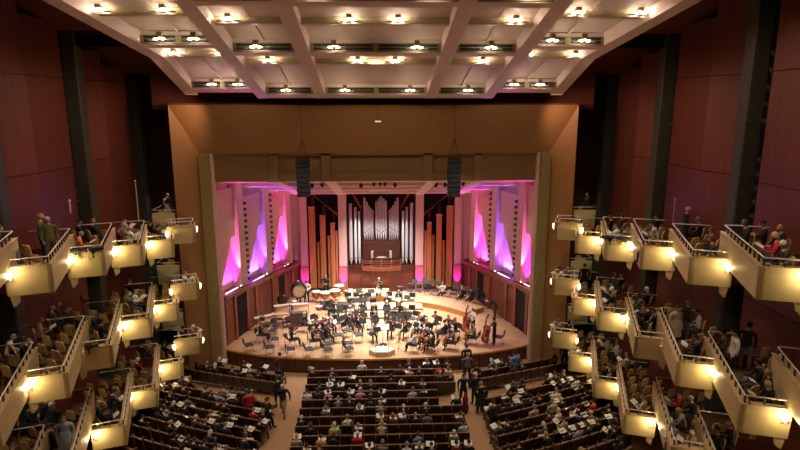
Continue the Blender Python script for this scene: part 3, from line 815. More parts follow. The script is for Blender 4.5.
for b, r, i, x, y, rz in one:
    SEAT.put((x, y, 0), rz, seat_label(b, r, i), 'theatre seats on the main floor')
m = MB()
for b, r, i, x, y, rz in rest:
    T = Matrix.Translation((x, y, 0)) @ Matrix.Rotation(rz, 4, 'Z')
    m.box((0, -.26, .58), (.52, .05, .62), 0, M=T @ Matrix.Rotation(.1, 4, 'X')); m.box((0, -.185, .62), (.44, .05, .46), 1, M=T @ Matrix.Rotation(.1, 4, 'X'))
    m.box((0, -.35, .90), (.53, .06, .03), 2, M=T); m.box((0, .02, .43), (.46, .46, .1), 1, M=T); m.box((-.26, -.02, .45), (.04, .38, .34), 0, M=T)
o = m.build('theatre_seats', [SEATWOOD, SEATFAB, SEATCAP]); tag(o, 'the farther rows of dark wooden theatre seats nearest the stage', 'theatre seats', None, 'stuff')


# ============================================================ PEOPLE
def cm(name, c, rough=.8): return mat(name, c, rough)
SKIN = [mat('fair skin', (.58, .36, .26), .55), mat('light skin', (.66, .42, .31), .55), mat('tan skin', (.38, .21, .13), .55), mat('brown skin', (.16, .08, .05), .55)]
CLO = {'black': (.012, .012, .014), 'navy': (.018, .026, .06), 'charcoal': (.03, .032, .035), 'grey': (.15, .15, .15), 'white': (.78, .77, .74), 'beige': (.46, .38, .27),
       'red': (.50, .02, .03), 'maroon': (.15, .015, .025), 'olive': (.14, .14, .05), 'blue': (.06, .15, .36), 'pink': (.62, .30, .32), 'yellow': (.72, .45, .05),
       'green': (.02, .22, .09), 'lime': (.45, .6, .15), 'pale blue': (.42, .52, .66), 'orange': (.70, .16, .04), 'brown': (.10, .05, .03), 'khaki': (.30, .23, .13), 'lilac': (.35, .3, .45)}
def cloth(n): return mat(n + ' cloth', CLO[n], .85, noise=.1, scale=12)
HAIRC = {'grey': (.20, .19, .18), 'white': (.58, .56, .52), 'brown': (.06, .03, .018), 'dark': (.012, .009, .008), 'blonde': (.42, .28, .12), 'ginger': (.28, .10, .035)}
def hairm(n): return mat(n + ' hair', HAIRC[n], .6, noise=.15, scale=30)
SHOE = mat('black shoe', (.01, .01, .01), .4)
EYE = mat('dark eye', (.02, .015, .01), .3)
LIPM = mat('lip', (.38, .13, .11), .5)
V = Vector
def seated(**k):
    J = dict(pel=(0, 0, .52), waist=(0, -.02, .68), chest=(0, -.02, .90), upper=(0, -.01, 1.03), neck=(0, .0, 1.12), head=(0, .02, 1.20),
             shL=(-.19, -.01, 1.03), shR=(.19, -.01, 1.03), elL=(-.24, .07, .78), elR=(.24, .07, .78), wrL=(-.11, .29, .70), wrR=(.11, .29, .70),
             hiL=(-.10, .05, .51), hiR=(.10, .05, .51), knL=(-.12, .46, .50), knR=(.12, .46, .50), anL=(-.12, .46, .10), anR=(.12, .46, .10), toL=(-.14, .62, .045), toR=(.14, .62, .045), tilt=.25, turn=0)
    J.update(k); return J
def standing(**k):
    J = dict(pel=(0, 0, .96), waist=(0, 0, 1.12), chest=(0, .0, 1.32), upper=(0, -.01, 1.45), neck=(0, .0, 1.54), head=(0, .015, 1.61),
             shL=(-.20, -.01, 1.44), shR=(.20, -.01, 1.44), elL=(-.235, -.03, 1.15), elR=(.235, -.03, 1.15), wrL=(-.20, .08, .92), wrR=(.20, .08, .92),
             hiL=(-.10, 0, .92), hiR=(.10, 0, .92), knL=(-.11, .03, .50), knR=(.11, .03, .50), anL=(-.12, 0, .09), anR=(.12, 0, .09), toL=(-.14, .15, .04), toR=(.14, .15, .04), tilt=.05, turn=0)
    J.update(k); return J
POSES = {
 'read': seated(wrL=(-.09, .30, .80), wrR=(.09, .30, .80), tilt=.45),
 'sit': seated(),
 'lean': seated(waist=(0, .03, .68), chest=(0, .13, .86), upper=(0, .19, .97), neck=(0, .23, 1.05), head=(0, .27, 1.12), shL=(-.19, .17, .98), shR=(.19, .17, .98), elL=(-.22, .27, .72), elR=(.22, .27, .72), wrL=(-.08, .45, .64), wrR=(.08, .45, .64), tilt=.4),
 'turn': seated(shL=(-.17, -.07, 1.03), shR=(.18, .06, 1.03), elR=(.26, .16, .80), wrR=(.15, .36, .78), tilt=.05, turn=.9),
 'stand': standing(),
 'stand_read': standing(elL=(-.25, .05, 1.16), elR=(.25, .05, 1.16), wrL=(-.09, .27, 1.16), wrR=(.09, .27, 1.16), tilt=.4),
 'walk': standing(knL=(-.10, .20, .52), anL=(-.11, .24, .10), toL=(-.12, .39, .06), knR=(.10, -.02, .50), anR=(.11, -.28, .13), toR=(.12, -.16, .045), wrL=(-.26, -.08, .92), elL=(-.26, -.10, 1.16), wrR=(.25, .22, .96)),
 'bend': standing(pel=(0, -.16, .92), waist=(0, -.04, 1.04), chest=(0, .16, 1.14), upper=(0, .29, 1.16), neck=(0, .38, 1.17), head=(0, .45, 1.16), shL=(-.19, .28, 1.14), shR=(.19, .28, 1.14), elL=(-.22, .36, .86), elR=(.22, .36, .86), wrL=(-.14, .52, .68), wrR=(.14, .52, .68), hiL=(-.1, -.15, .88), hiR=(.1, -.15, .88), knL=(-.11, -.02, .48), knR=(.11, -.02, .48), anL=(-.12, -.08, .09), anR=(.12, -.08, .09), toL=(-.14, .07, .04), toR=(.14, .07, .04), tilt=1.1),
 'violin': seated(elL=(-.27, .17, .93), wrL=(-.25, .40, 1.05), elR=(.33, .10, .92), wrR=(.16, .30, 1.02), tilt=.15, turn=.5),
 'cello': seated(knL=(-.25, .42, .50), knR=(.25, .42, .50), anL=(-.24, .45, .10), anR=(.24, .45, .10), toL=(-.28, .58, .045), toR=(.28, .58, .045), elL=(-.32, .10, .92), wrL=(-.16, .22, 1.08), elR=(.34, .12, .80), wrR=(.24, .38, .66), tilt=.3),
 'wind': seated(elL=(-.24, .12, .86), elR=(.24, .12, .86), wrL=(-.06, .28, .98), wrR=(.06, .32, .86), tilt=.1),
 'bass': standing(elL=(-.30, .12, 1.30), wrL=(-.14, .30, 1.48), elR=(.30, .14, 1.20), wrR=(.14, .40, 1.02), tilt=.2),
}
def skin_mesh(J):
    names = ['pel', 'waist', 'chest', 'upper', 'neck', 'head', 'shL', 'elL', 'wrL', 'paL', 'shR', 'elR', 'wrR', 'paR', 'hiL', 'knL', 'anL', 'toL', 'hiR', 'knR', 'anR', 'toR']
    rad = dict(pel=(.155, .12), waist=(.135, .105), chest=(.16, .115), upper=(.13, .09), neck=(.058, .058), head=(.06, .06), sh=(.066, .062), el=(.046, .046), wr=(.030, .026), pa=(.036, .018), hi=(.095, .09), kn=(.064, .062), an=(.042, .042), to=(.042, .032))
    for s in 'LR':
        e, w = V(J['el' + s]), V(J['wr' + s]); J['pa' + s] = tuple(w + (w - e).normalized() * .075)
    E_ = [('pel', 'waist'), ('waist', 'chest'), ('chest', 'upper'), ('upper', 'neck'), ('neck', 'head')]
    for s in 'LR': E_ += [('upper', 'sh' + s), ('sh' + s, 'el' + s), ('el' + s, 'wr' + s), ('wr' + s, 'pa' + s), ('pel', 'hi' + s), ('hi' + s, 'kn' + s), ('kn' + s, 'an' + s), ('an' + s, 'to' + s)]
    me = bpy.data.meshes.new('skel'); me.from_pydata([J[n] for n in names], [(names.index(a), names.index(b)) for a, b in E_], [])
    o = bpy.data.objects.new('skel', me); COL.objects.link(o)
    mo = o.modifiers.new('s', 'SKIN'); mo.use_smooth_shade = True
    if not me.skin_vertices: 
        raise RuntimeError('no skin layer')
    for i, n in enumerate(names):
        k = n if n in rad else n[:2]
        me.skin_vertices[0].data[i].radius = rad[k]; me.skin_vertices[0].data[i].use_root = (i == 0)
    sb = o.modifiers.new('u', 'SUBSURF'); sb.levels = 1; sb.render_levels = 1
    bpy.context.view_layer.update()
    ev = o.evaluated_get(bpy.context.evaluated_depsgraph_get())
    r = bpy.data.meshes.new_from_object(ev)
    bpy.data.objects.remove(o); 
    return r, names, E_
def bone_slot(a, b):
    if b[:2] == 'pa' : return 0
    if a == 'neck' or b in ('neck',) : return 0
    if b[:2] in ('sh', 'el', 'wr') or b in ('waist', 'chest', 'upper'): return 1
    if b[:2] in ('hi', 'kn', 'an'): return 2
    return 3
BODY = {}; HAIR = {}
def head_matrix(J):
    h = V(J['head'])
    return Matrix.Translation(h) @ Matrix.Rotation(-J['turn'], 4, 'Z') @ Matrix.Rotation(-J['tilt'], 4, 'X') @ Matrix.Translation((0, .02, .085))
def body(pose):
    if pose in BODY: return BODY[pose]
    J = dict(POSES[pose])
    sm, names, E_ = skin_mesh(J)
    m = MB()
    segs = [(V(J[a]), V(J[b]), bone_slot(a, b)) for a, b in E_]
    vs = [v.co.copy() for v in sm.vertices]
    k0 = len(m.v); m.v += [tuple(v) for v in vs]
    up = V(J['upper']); ch = V(J['chest']); fwd = (V(J['hiL']) - V(J['hiR'])).cross(V((0, 0, 1))); 
    for p in sm.polygons:
        c = p.center; best = (9, 1)
        for a, b, sl in segs:
            t = max(0, min(1, (c - a).dot(b - a) / max((b - a).length_squared, 1e-9)))
            dd = (c - (a + (b - a) * t)).length - {0: 0, 1: .02, 2: .0, 3: 0}[sl]
            if dd < best[0]: best = (dd, sl)
        sl = best[1]
        if sl == 1 and abs(c.x - ch.x) < .045 and c.y > min(up.y, ch.y) + .05 and c.z > ch.z - .14: sl = 4
        m.f.append(list(p.vertices)); m.m.append(sl); m.sm.append(True)
    # head with face
    H = head_matrix(J)
    def shape(d):
        k = 1.0
        if d.z < -.1: k -= .16 * min(1, (-d.z - .1)) * (1 if abs(d.x) > .2 else .4)   # jaw
        if d.y > .75 and abs(d.x) < .3 and -.35 < d.z < .15: k += .10                    # nose ridge
        if d.y > .5 and .2 < abs(d.x) < .6 and 0 < d.z < .3: k -= .05                   # sockets
        return k
    m.ball((0, 0, 0), (.078, .098, .118), 0, 16, 12, H, shape)
    for s in (-1, 1):
        m.ball((s * .031, .078, .012), (.013, .010, .009), 5, 6, 4, H)
        m.ball((s * .080, -.005, -.002), (.012, .022, .032), 0, 8, 6, H)
    m.ball((0, .103, -.018), (.012, .016, .018), 0, 8, 6, H)
    m.ball((0, .087, -.055), (.024, .010, .007), 6, 8, 4, H)
    # hands: five fingers rooted in each palm
    for s in 'LR':
        w, p = V(J['wr' + s]), V(J['pa' + s]); d = (p - w).normalized(); sx = -1 if s == 'L' else 1
        side = d.cross(V((0, 0, 1))); side = side.normalized() if side.length > .1 else V((1, 0, 0))
        nrm = side.cross(d).normalized()
        if nrm.z < 0: nrm = -nrm
        inward = side if side.x * sx < 0 else -side
        for i, ln in enumerate((.062, .072, .066, .05)):
            o_ = inward * (.028 - .0187 * i)
            a = p + o_ * 1.1 - d * .01
            m.tube([a, a + d * ln * .45 - nrm * .006, a + d * ln * .78 - nrm * .022, a + d * ln * .9 - nrm * .042], [.0095, .009, .008, .006], 0, 5)
        a = w + d * .03 + inward * .026
        m.tube([a, a + d * .025 + inward * .022, a + d * .052 + inward * .028 - nrm * .01], [.012, .011, .008], 0, 5)
    me = m.mesh('person_body', [SKIN[0], cloth('black'), cloth('charcoal'), SHOE, cloth('white'), EYE, LIPM])
    BODY[pose] = (me, J); return BODY[pose]
def hair(pose, style):
    if (pose, style) in HAIR: return HAIR[(pose, style)]
    J = body(pose)[1]; H = head_matrix(J); m = MB()
    vs = []; fs = []; nu, nv = 18, 9
    lim = {'short': 1.85, 'bald': 1.75, 'long': 2.25, 'bun': 1.8}[style]
    for i in range(nv + 1):
        for j in range(nu):
            th = 2 * PI * j / nu
            back = .5 - .5 * math.sin(th)        # 1 at the back of the head
            mx = .95 + (lim - .95) * back ** .6 if style != 'bald' else 1.75 * back + .9 * (1 - back)
            mn = .95 * (1 if style == 'bald' else 0)
            ph = mn + (max(mx, mn + .02) - mn) * i / nv
            k = 1.07 + .02 * math.sin(5 * th) + (.04 if style in ('long',) else 0)
            x, y, z = math.sin(ph) * math.cos(th) * .080 * k, math.sin(ph) * math.sin(th) * .100 * k - .004, math.cos(ph) * .118 * k + .003
            if style == 'long' and ph > 1.5: z -= (ph - 1.5) * .12 * back; x *= 1.1
            vs.append((x, y, z))
    for i in range(nv):
        for j in range(nu): fs.append((i * nu + j, i * nu + nu + j, i * nu + nu + (j + 1) % nu, i * nu + (j + 1) % nu))
    m.add(vs, fs, 0, True, H)
    if style == 'bun': m.ball((0, -.12, .03), .042, 0, 10, 8, H)
    me = m.mesh('hair', [hairm('dark')]); HAIR[(pose, style)] = me; return me
NP = [0]
def person(pose, style, loc, rz, label, top, legs, hc, skin=0, shirt=None, name='person', group=None, scale=1.0, cat='person'):
    me, J = body(pose)
    o = link(name, me, None, loc, rz); o.scale = (scale,) * 3 if not pose.startswith(('stand', 'walk')) else (scale * 1.22, scale * 1.25, scale)
    tag(o, label, cat, group)
    sh = cloth(shirt) if shirt else cloth(top)
    for i, mm in ((0, SKIN[skin]), (1, cloth(top)), (2, cloth(legs)), (4, sh)):
        o.material_slots[i].link = 'OBJECT'; o.material_slots[i].material = mm
    h = link('hair', hair(pose, style), o); h.material_slots[0].link = 'OBJECT'; h.material_slots[0].material = hairm(hc)
    if 'coat' in label or (pose == 'stand' and top in ('grey', 'beige', 'pale blue') and 'box' in label):
        MB().lathe([(.235, .52), (.215, .75), (.185, 1.02), (.165, 1.16)], 14, 0, Matrix.Scale(.8, 4, (0, 1, 0))).build('coat', [cloth(top)], o)
    NP[0] += 1
    return o
HN = {'grey': 'grey-haired', 'white': 'white-haired', 'brown': 'brown-haired', 'dark': 'dark-haired', 'blonde': 'blonde', 'ginger': 'ginger-haired'}
def look(r=R):
    top = r.choices(['black', 'charcoal', 'navy', 'grey', 'white', 'beige', 'brown', 'maroon', 'blue', 'pale blue', 'olive', 'red', 'lilac', 'pink'], [60, 20, 13, 4, 6, 2, 5, 2, 1, 2, 2, 1, 1, 1])[0]
    hc = r.choices(['grey', 'white', 'brown', 'dark', 'blonde', 'ginger'], [20, 12, 24, 34, 7, 3])[0]
    st = r.choices(['short', 'bald', 'long', 'bun'], [50, 12 if hc in ('grey', 'white') else 0, 28, 10])[0]
    return top, hc, st
def programme():
    m = MB()
    for s in (-1, 1): m.slab([(0, 0, 0), (s * .18, 0, .03), (s * .18, .26, .03), (0, .26, 0)], (0, 0, .004))
    return m.mesh('programme', [WHITE])
PRG = programme()
def give_programme(pose, loc, rz, label, grp='white programmes held by the audience'):
    J = POSES[pose]; T = Matrix.Translation(loc) @ Matrix.Rotation(rz, 4, 'Z')
    p = T @ V((0, (J['wrL'][1] + J['wrR'][1]) / 2 + .04, (J['wrL'][2] + J['wrR'][2]) / 2 + .04))
    o = link('programme', PRG, None, p); o.rotation_euler = (.5, 0, rz + R.uniform(-.3, .3)); tag(o, label, 'programme', grp)

# --- audience on the main floor
SPECIAL = [((250, 409), 'red', 'grey'), ((326, 440), 'yellow', 'brown'), ((358, 439), 'red', 'white'), ((329, 390), 'pink', 'brown'), ((331, 424), 'lime', 'white'), ((345, 414), 'white', 'grey'), ((386, 423), 'beige', 'blonde'),
           ((362, 391), 'pink', 'white'), ((361, 426), 'charcoal', 'grey'), ((335, 397), 'grey', 'grey'), ((437, 367), 'red', 'dark'), ((298, 421), 'navy', 'white'), ((460, 427), 'pale blue', 'brown'), ((460, 438), 'grey', 'white'), ((555, 396), 'white', 'grey'), ((592, 403), 'red', 'dark'), ((302, 437), 'beige', 'blonde'), ((229, 424), 'navy', 'grey')]
taken = {}
seats = [c for c in CANDS]
for (px, py), t_, h_ in SPECIAL:
    best = min(((vis(c[3], c[4], 1.05)[0] - px) ** 2 + (vis(c[3], c[4], 1.05)[1] - py) ** 2, i) for i, c in enumerate(seats) if i not in taken)
    taken[best[1]] = (t_, h_)
n = 0
for i, (b, r, k, x, y, rz) in enumerate(seats):
    px, py, dep = vis(x, y, 1.1)
    if px < 120 or px > 650: continue
    pr = {'centre': .36, 'left': .50, 'right': .48}[b]
    if b == 'centre' and r in (0, 1): pr = .45
    if b != 'centre' and r in (0, 1): pr = .5
    if b == 'centre' and r > 8: pr = .5
    if i not in taken and R.random() > pr: continue
    top, hc, st = look()
    if i in taken: top, hc = taken[i]; st = 'short' if hc != 'blonde' else 'long'
    pose = R.choices(['read', 'sit', 'lean', 'turn'], [45, 25, 12, 18])[0]
    where = '%s seat from the left aisle, %s row of centre block' % (ORD[k + 1], ORD[r + 1]) if b == 'centre' else '%s seat from the aisle, %s row of the %s block' % (ORD[k + 1], ORD[r + 1], b)
    rr = rz + R.uniform(-.15, .15)
    person(pose, st, (x, y - .02, -.07), rr, '%s person in %s, %s' % (('bald ' if st == 'bald' else '') + HN[hc], top, where) if st != 'bald' else 'bald person in %s, %s' % (top, where), top, R.choice(['charcoal', 'black', 'navy', 'brown', 'grey']), hc, R.choices([0, 1, 2, 3], [45, 40, 10, 5])[0], R.choice([None, None, 'white', 'pale blue', 'beige']), group='audience seated on the main floor', scale=R.uniform(.94, 1.04))
    n += 1
    if pose in ('read', 'lean', 'sit') and R.random() < .66: give_programme(pose, (x, y, 0), rr, 'white programme held in the ' + where)
print('floor people', n)

# --- box seats
def make_box_chair():
    t = thing('box_chair', 'x', 'chair', (0, 0, 0))
    MB().box((0, 0, .44), (.46, .46, .08), 0, bev=.03).build('seat', [SEATFAB], t)
    vs = []; n = 6; fs = []
    for zz, w, yy in ((.50, .19, -.21), (.62, .215, -.23), (.78, .215, -.25), (.88, .19, -.265), (.93, .12, -.27)):
        for j in range(n + 1):
            a = -1 + 2 * j / n; vs.append((a * w, yy + .035 * a * a, zz))
    for i in range(4):
        for j in range(n): fs.append((i * 7 + j, i * 7 + j + 1, i * 7 + 8 + j, i * 7 + 7 + j))
    k = len(vs); vs += [(x, y + .03, z) for x, y, z in vs]; fs += [tuple(k + a for a in f[::-1]) for f in fs]
    for j in range(n): fs += [(j + 1, j, k + j, k + j + 1), (28 + j, 29 + j, k + 29 + j, k + 28 + j)]
    for i in range(4): fs += [(i * 7, i * 7 + 7, k + i * 7 + 7, k + i * 7), (i * 7 + 13, i * 7 + 6, k + i * 7 + 6, k + i * 7 + 13)]
    MB().add(vs, fs, 0, False).build('backrest', [BOXWOOD], t)
    for sx in (-1, 1):
        for sy in (-1, 1): MB().tube([(sx * .19, sy * .18, .42), (sx * .21, sy * .21, 0)], .017, n=6).build('leg', [BOXWOOD], t)
    return t
BCH = Proto(make_box_chair())
BPL = {'z': 'cut by the edge', 'a': 'nearest', 'b': 'second nearest', 'c': 'third nearest', 'd': 'fourth nearest', 'e': 'second from stage', 'f': 'by the stage', 'corner': 'in the corner'}
# (side, tier, box, head px, head py, pose, top, hair colour, style)
BP = [
 (1, 'top', 'a', 782, 229, 'sit', 'black', 'grey', 'bald'), (1, 'top', 'a', 778, 237, 'read', 'red', 'blonde', 'long'), (1, 'top', 'a', 793, 246, 'sit', 'charcoal', 'white', 'short'), (1, 'top', 'a', 747, 213, 'read', 'black', 'dark', 'short'), (1, 'top', 'a', 754, 224, 'read', 'black', 'brown', 'long'),
 (1, 'top', 'b', 683, 206, 'stand', 'charcoal', 'white', 'short'), (1, 'top', 'b', 686, 215, 'sit', 'grey', 'white', 'short'), (1, 'top', 'b', 700, 210, 'read', 'brown', 'grey', 'short'), (1, 'top', 'b', 706, 218, 'read', 'black', 'grey', 'long'), (1, 'top', 'b', 712, 231, 'turn', 'maroon', 'brown', 'short'), (1, 'top', 'b', 717, 240, 'sit', 'charcoal', 'brown', 'long'),
 (1, 'top', 'c', 657, 217, 'sit', 'black', 'brown', 'short'), (1, 'top', 'c', 659, 228, 'lean', 'pale blue', 'dark', 'short'), (1, 'top', 'c', 649, 238, 'read', 'olive', 'grey', 'short'),
 (1, 'top', 'd', 617, 227, 'read', 'white', 'brown', 'short'), (1, 'top', 'd', 622, 213, 'sit', 'brown', 'brown', 'long'), (1, 'top', 'd', 611, 218, 'sit', 'black', 'brown', 'short'), (1, 'top', 'd', 624, 229, 'read', 'grey', 'dark', 'short'),
 (1, 'top', 'corner', 588, 195, 'stand', 'black', 'dark', 'short'), (1, 'top', 'corner', 594, 197, 'stand_read', 'charcoal', 'brown', 'short'),
 (1, 'middle', 'a', 771, 373, 'read', 'black', 'white', 'bald'), (1, 'middle', 'a', 772, 385, 'read', 'black', 'blonde', 'short'), (1, 'middle', 'a', 760, 363, 'sit', 'black', 'dark', 'long'), (1, 'middle', 'a', 749, 326, 'stand', 'black', 'dark', 'bun'), (1, 'middle', 'a', 736, 333, 'stand', 'white', 'dark', 'short'), (1, 'middle', 'a', 725, 334, 'sit', 'olive', 'dark', 'short'),
 (1, 'middle', 'b', 677, 308, 'stand', 'beige', 'brown', 'short'), (1, 'middle', 'b', 688, 303, 'stand', 'charcoal', 'grey', 'short'), (1, 'middle', 'b', 693, 313, 'sit', 'white', 'dark', 'short'), (1, 'middle', 'b', 700, 339, 'read', 'navy', 'dark', 'short'),
 (1, 'middle', 'c', 648, 290, 'sit', 'black', 'white', 'short'), (1, 'middle', 'c', 641, 297, 'read', 'grey', 'brown', 'long'), (1, 'middle', 'c', 648, 308, 'read', 'black', 'dark', 'short'), (1, 'middle', 'c', 655, 312, 'sit', 'navy', 'brown', 'short'), (1, 'middle', 'c', 646, 319, 'lean', 'black', 'dark', 'long'),
 (1, 'middle', 'd', 615, 271, 'sit', 'grey', 'brown', 'short'), (1, 'middle', 'd', 622, 277, 'sit', 'black', 'grey', 'short'), (1, 'middle', 'd', 612, 284, 'read', 'white', 'dark', 'short'), (1, 'middle', 'd', 616, 297, 'lean', 'black', 'dark', 'short'),
 (1, 'middle', 'e', 585, 266, 'stand', 'black', 'dark', 'short'), (1, 'middle', 'f', 569, 259, 'sit', 'charcoal', 'grey', 'short'), (1, 'middle', 'f', 564, 269, 'read', 'white', 'dark', 'long'),
 (1, 'lowest', 'f', 559, 319, 'read', 'grey', 'brown', 'short'), (1, 'lowest', 'f', 565, 321, 'sit', 'black', 'dark', 'long'),
 (1, 'lowest', 'e', 579, 347, 'read', 'white', 'dark', 'short'), (1, 'lowest', 'e', 588, 340, 'sit', 'black', 'brown', 'short'), (1, 'lowest', 'd', 608, 338, 'read', 'white', 'brown', 'long'), (1, 'lowest', 'd', 617, 343, 'turn', 'white', 'grey', 'short'), (1, 'lowest', 'd', 606, 366, 'sit', 'black', 'dark', 'short'), (1, 'lowest', 'd', 613, 366, 'read', 'navy', 'brown', 'short'),
 (1, 'lowest', 'c', 627, 356, 'read', 'white', 'grey', 'short'), (1, 'lowest', 'c', 636, 363, 'lean', 'grey', 'dark', 'short'), (1, 'lowest', 'c', 647, 399, 'read', 'white', 'grey', 'short'),
 (1, 'lowest', 'b', 680, 394, 'read', 'red', 'brown', 'short'), (1, 'lowest', 'b', 687, 397, 'sit', 'black', 'white', 'bald'), (1, 'lowest', 'b', 687, 416, 'lean', 'beige', 'blonde', 'short'), (1, 'lowest', 'b', 696, 438, 'read', 'beige', 'white', 'bald'), (1, 'lowest', 'b', 680, 433, 'lean', 'grey', 'grey', 'short'),
 (1, 'lowest', 'a', 731, 425, 'read', 'black', 'white', 'bald'), (1, 'lowest', 'a', 716, 430, 'sit', 'black', 'dark', 'short'),
 (-1, 'top', 'a', 39, 217, 'stand', 'olive', 'blonde', 'short'), (-1, 'top', 'a', 47, 220, 'stand', 'olive', 'white', 'short'), (-1, 'top', 'a', 12, 219, 'sit', 'charcoal', 'brown', 'short'),
 (-1, 'top', 'b', 79, 235, 'read', 'orange', 'grey', 'short'), (-1, 'top', 'b', 96, 216, 'sit', 'black', 'ginger', 'short'), (-1, 'top', 'b', 87, 220, 'sit', 'navy', 'dark', 'short'),
 (-1, 'top', 'c', 118, 229, 'sit', 'maroon', 'brown', 'short'), (-1, 'top', 'c', 125, 229, 'read', 'white', 'white', 'short'), (-1, 'top', 'c', 127, 212, 'read', 'white', 'dark', 'short'), (-1, 'top', 'd', 157, 227, 'read', 'charcoal', 'dark', 'long'), (-1, 'top', 'd', 150, 223, 'sit', 'black', 'dark', 'short'),
 (-1, 'top', 'corner', 165, 192, 'stand', 'black', 'dark', 'short'), (-1, 'top', 'corner', 161, 195, 'stand', 'beige', 'grey', 'short'),
 (-1, 'middle', 'b', 78, 290, 'stand_read', 'charcoal', 'white', 'short'), (-1, 'middle', 'a', 58, 304, 'read', 'grey', 'white', 'short'), (-1, 'middle', 'a', 52, 309, 'sit', 'grey', 'white', 'short'), (-1, 'middle', 'a', 39, 321, 'read', 'beige', 'blonde', 'bald'), (-1, 'middle', 'a', 22, 341, 'sit', 'black', 'dark', 'short'), (-1, 'middle', 'a', 4, 343, 'lean', 'white', 'grey', 'short'),
 (-1, 'middle', 'd', 129, 282, 'sit', 'black', 'grey', 'short'), (-1, 'middle', 'd', 129, 296, 'read', 'grey', 'white', 'short'), (-1, 'middle', 'd', 134, 293, 'read', 'white', 'grey', 'bald'), (-1, 'middle', 'c', 93, 314, 'sit', 'charcoal', 'grey', 'long'), (-1, 'middle', 'c', 100, 322, 'sit', 'black', 'dark', 'long'),
 (-1, 'middle', 'f', 184, 271, 'read', 'white', 'grey', 'short'), (-1, 'lowest', 'f', 192, 313, 'read', 'grey', 'white', 'short'), (-1, 'lowest', 'f', 188, 320, 'sit', 'charcoal', 'dark', 'short'),
 (-1, 'lowest', 'd', 137, 361, 'sit', 'maroon', 'white', 'short'), (-1, 'lowest', 'd', 141, 345, 'turn', 'black', 'brown', 'short'), (-1, 'lowest', 'e', 164, 344, 'read', 'black', 'brown', 'short'), (-1, 'lowest', 'e', 173, 348, 'read', 'charcoal', 'dark', 'short'),
 (-1, 'lowest', 'c', 97, 406, 'sit', 'charcoal', 'white', 'short'), (-1, 'lowest', 'c', 108, 397, 'lean', 'black', 'dark', 'short'), (-1, 'lowest', 'c', 104, 411, 'read', 'black', 'dark', 'short'), (-1, 'lowest', 'b', 63, 419, 'stand', 'pale blue', 'grey', 'short'), (-1, 'lowest', 'b', 53, 404, 'stand', 'black', 'white', 'short'), (-1, 'lowest', 'b', 46, 399, 'stand', 'black', 'brown', 'short'), (-1, 'lowest', 'b', 51, 427, 'sit', 'black', 'brown', 'short'),
 (-1, 'lowest', 'a', 22, 412, 'lean', 'charcoal', 'dark', 'short'), (-1, 'lowest', 'a', 12, 447, 'sit', 'white', 'grey', 'short'),
]
occ = {}
cnt = {}
def inbox(key, a, b, nl, wid):
    e = max(0, .4 - a) + max(0, a - nl + .3) + max(0, .4 - b) + max(0, b - wid + .3)
    if key not in ('f', 'corner') and a < NCH + .25 and b > .95: e += min(NCH + .25 - a, b - .95)
    return e
for sd, tier, key, px, py, pose, top, hc, st in BP:
    if key != 'corner':
        def err(k_):
            P, u, v, nl, wid = BOX[(tier, k_, sd)]; p = at(px, py, z=P.z - FH + (1.68 if pose.startswith('stand') else (1.05 if pose == 'lean' else 1.24)))
            rel = V((p.x - P.x, p.y - P.y, 0)); return inbox(k_, rel.dot(u), rel.dot(v), nl, wid)
        key = min([k for (t_, k, s_) in BOX if t_ == tier and s_ == sd and k != 'corner'], key=err)
    P, u, v, nl, wid = BOX[(tier, key, sd)]
    zf = P.z - FH
    hh = 1.68 if pose.startswith('stand') else (1.05 if pose == 'lean' else 1.24)
    p = at(px, py, z=zf + hh)
    rel = V((p.x - P.x, p.y - P.y, 0)); a, b = rel.dot(u), rel.dot(v)
    a2 = min(max(a, .45), nl - .3); b2 = min(max(b, .45), wid - .3)
    if key not in ('f', 'corner') and a2 < NCH + .25 and b2 > .9:
        if NCH + .3 - a2 < b2 - .9: a2 = NCH + .3
        else: b2 = .9
    if abs(a - a2) > .3 or abs(b - b2) > .3: print('clamp', sd, tier, key, px, py, round(a, 2), round(b, 2), round(wid, 2))
    # keep people apart in one box
    for it in range(12):
        for (qa, qb) in occ.get((tier, key, sd), []):
            dd = math.hypot(a2 - qa, b2 - qb)
            if dd < .52:
                ka, kb = ((a2 - qa) / max(dd, .01), (b2 - qb) / max(dd, .01)) if dd > .02 else (1, 0)
                a2 += ka * (.53 - dd); b2 += kb * (.53 - dd)
        a2 = min(max(a2, .45), nl - .25); b2 = min(max(b2, .45), wid - .25)
    occ.setdefault((tier, key, sd), []).append((a2, b2))
    cnt.setdefault((tier, key, sd), []).append((a2, b2, pose, top, hc, st))
def ordlist(L): return sorted(L, key=lambda q: -q[0])
for (tier, key, sd), L in cnt.items():
    P, u, v, nl, wid = BOX[(tier, key, sd)]; zf = P.z - FH
    for i, (a, b, pose, top, hc, st) in enumerate(ordlist(L)):
        p = P + u * a + v * b; p.z = zf
        rz = sd * (math.radians({'a': 72, 'b': 60, 'c': 50}.get(key, 42)) + R.uniform(-.25, .25))
        if pose.startswith('stand'): rz = R.uniform(-PI, PI) if pose == 'stand' else rz
        lab = '%s person in %s, %s from the stage end, %s tier %s box %s' % ('bald' if st == 'bald' else HN[hc], top, ORD[i + 1], tier, SIDES[sd], BPL[key])
        person(pose, st, p, rz, lab, top, R.choice(['charcoal', 'black', 'grey', 'navy']) if top != 'grey' or pose != 'stand' else 'grey', hc, R.choices([0, 1, 2], [5, 4, 1])[0], R.choice([None, 'white', None, 'pale blue']), group='audience in the seating boxes')
        if not pose.startswith('stand'): BCH.put(p, rz, 'tan chair under person %s from the stage end, %s tier %s box %s' % (ORD[i + 1], tier, SIDES[sd], BPL[key]), 'tan chairs in the seating boxes')
        if pose in ('read', 'lean'): give_programme(pose, p, rz, 'white programme held by person %s from stage end, %s tier %s box %s' % (ORD[i + 1], tier, SIDES[sd], BPL[key]))
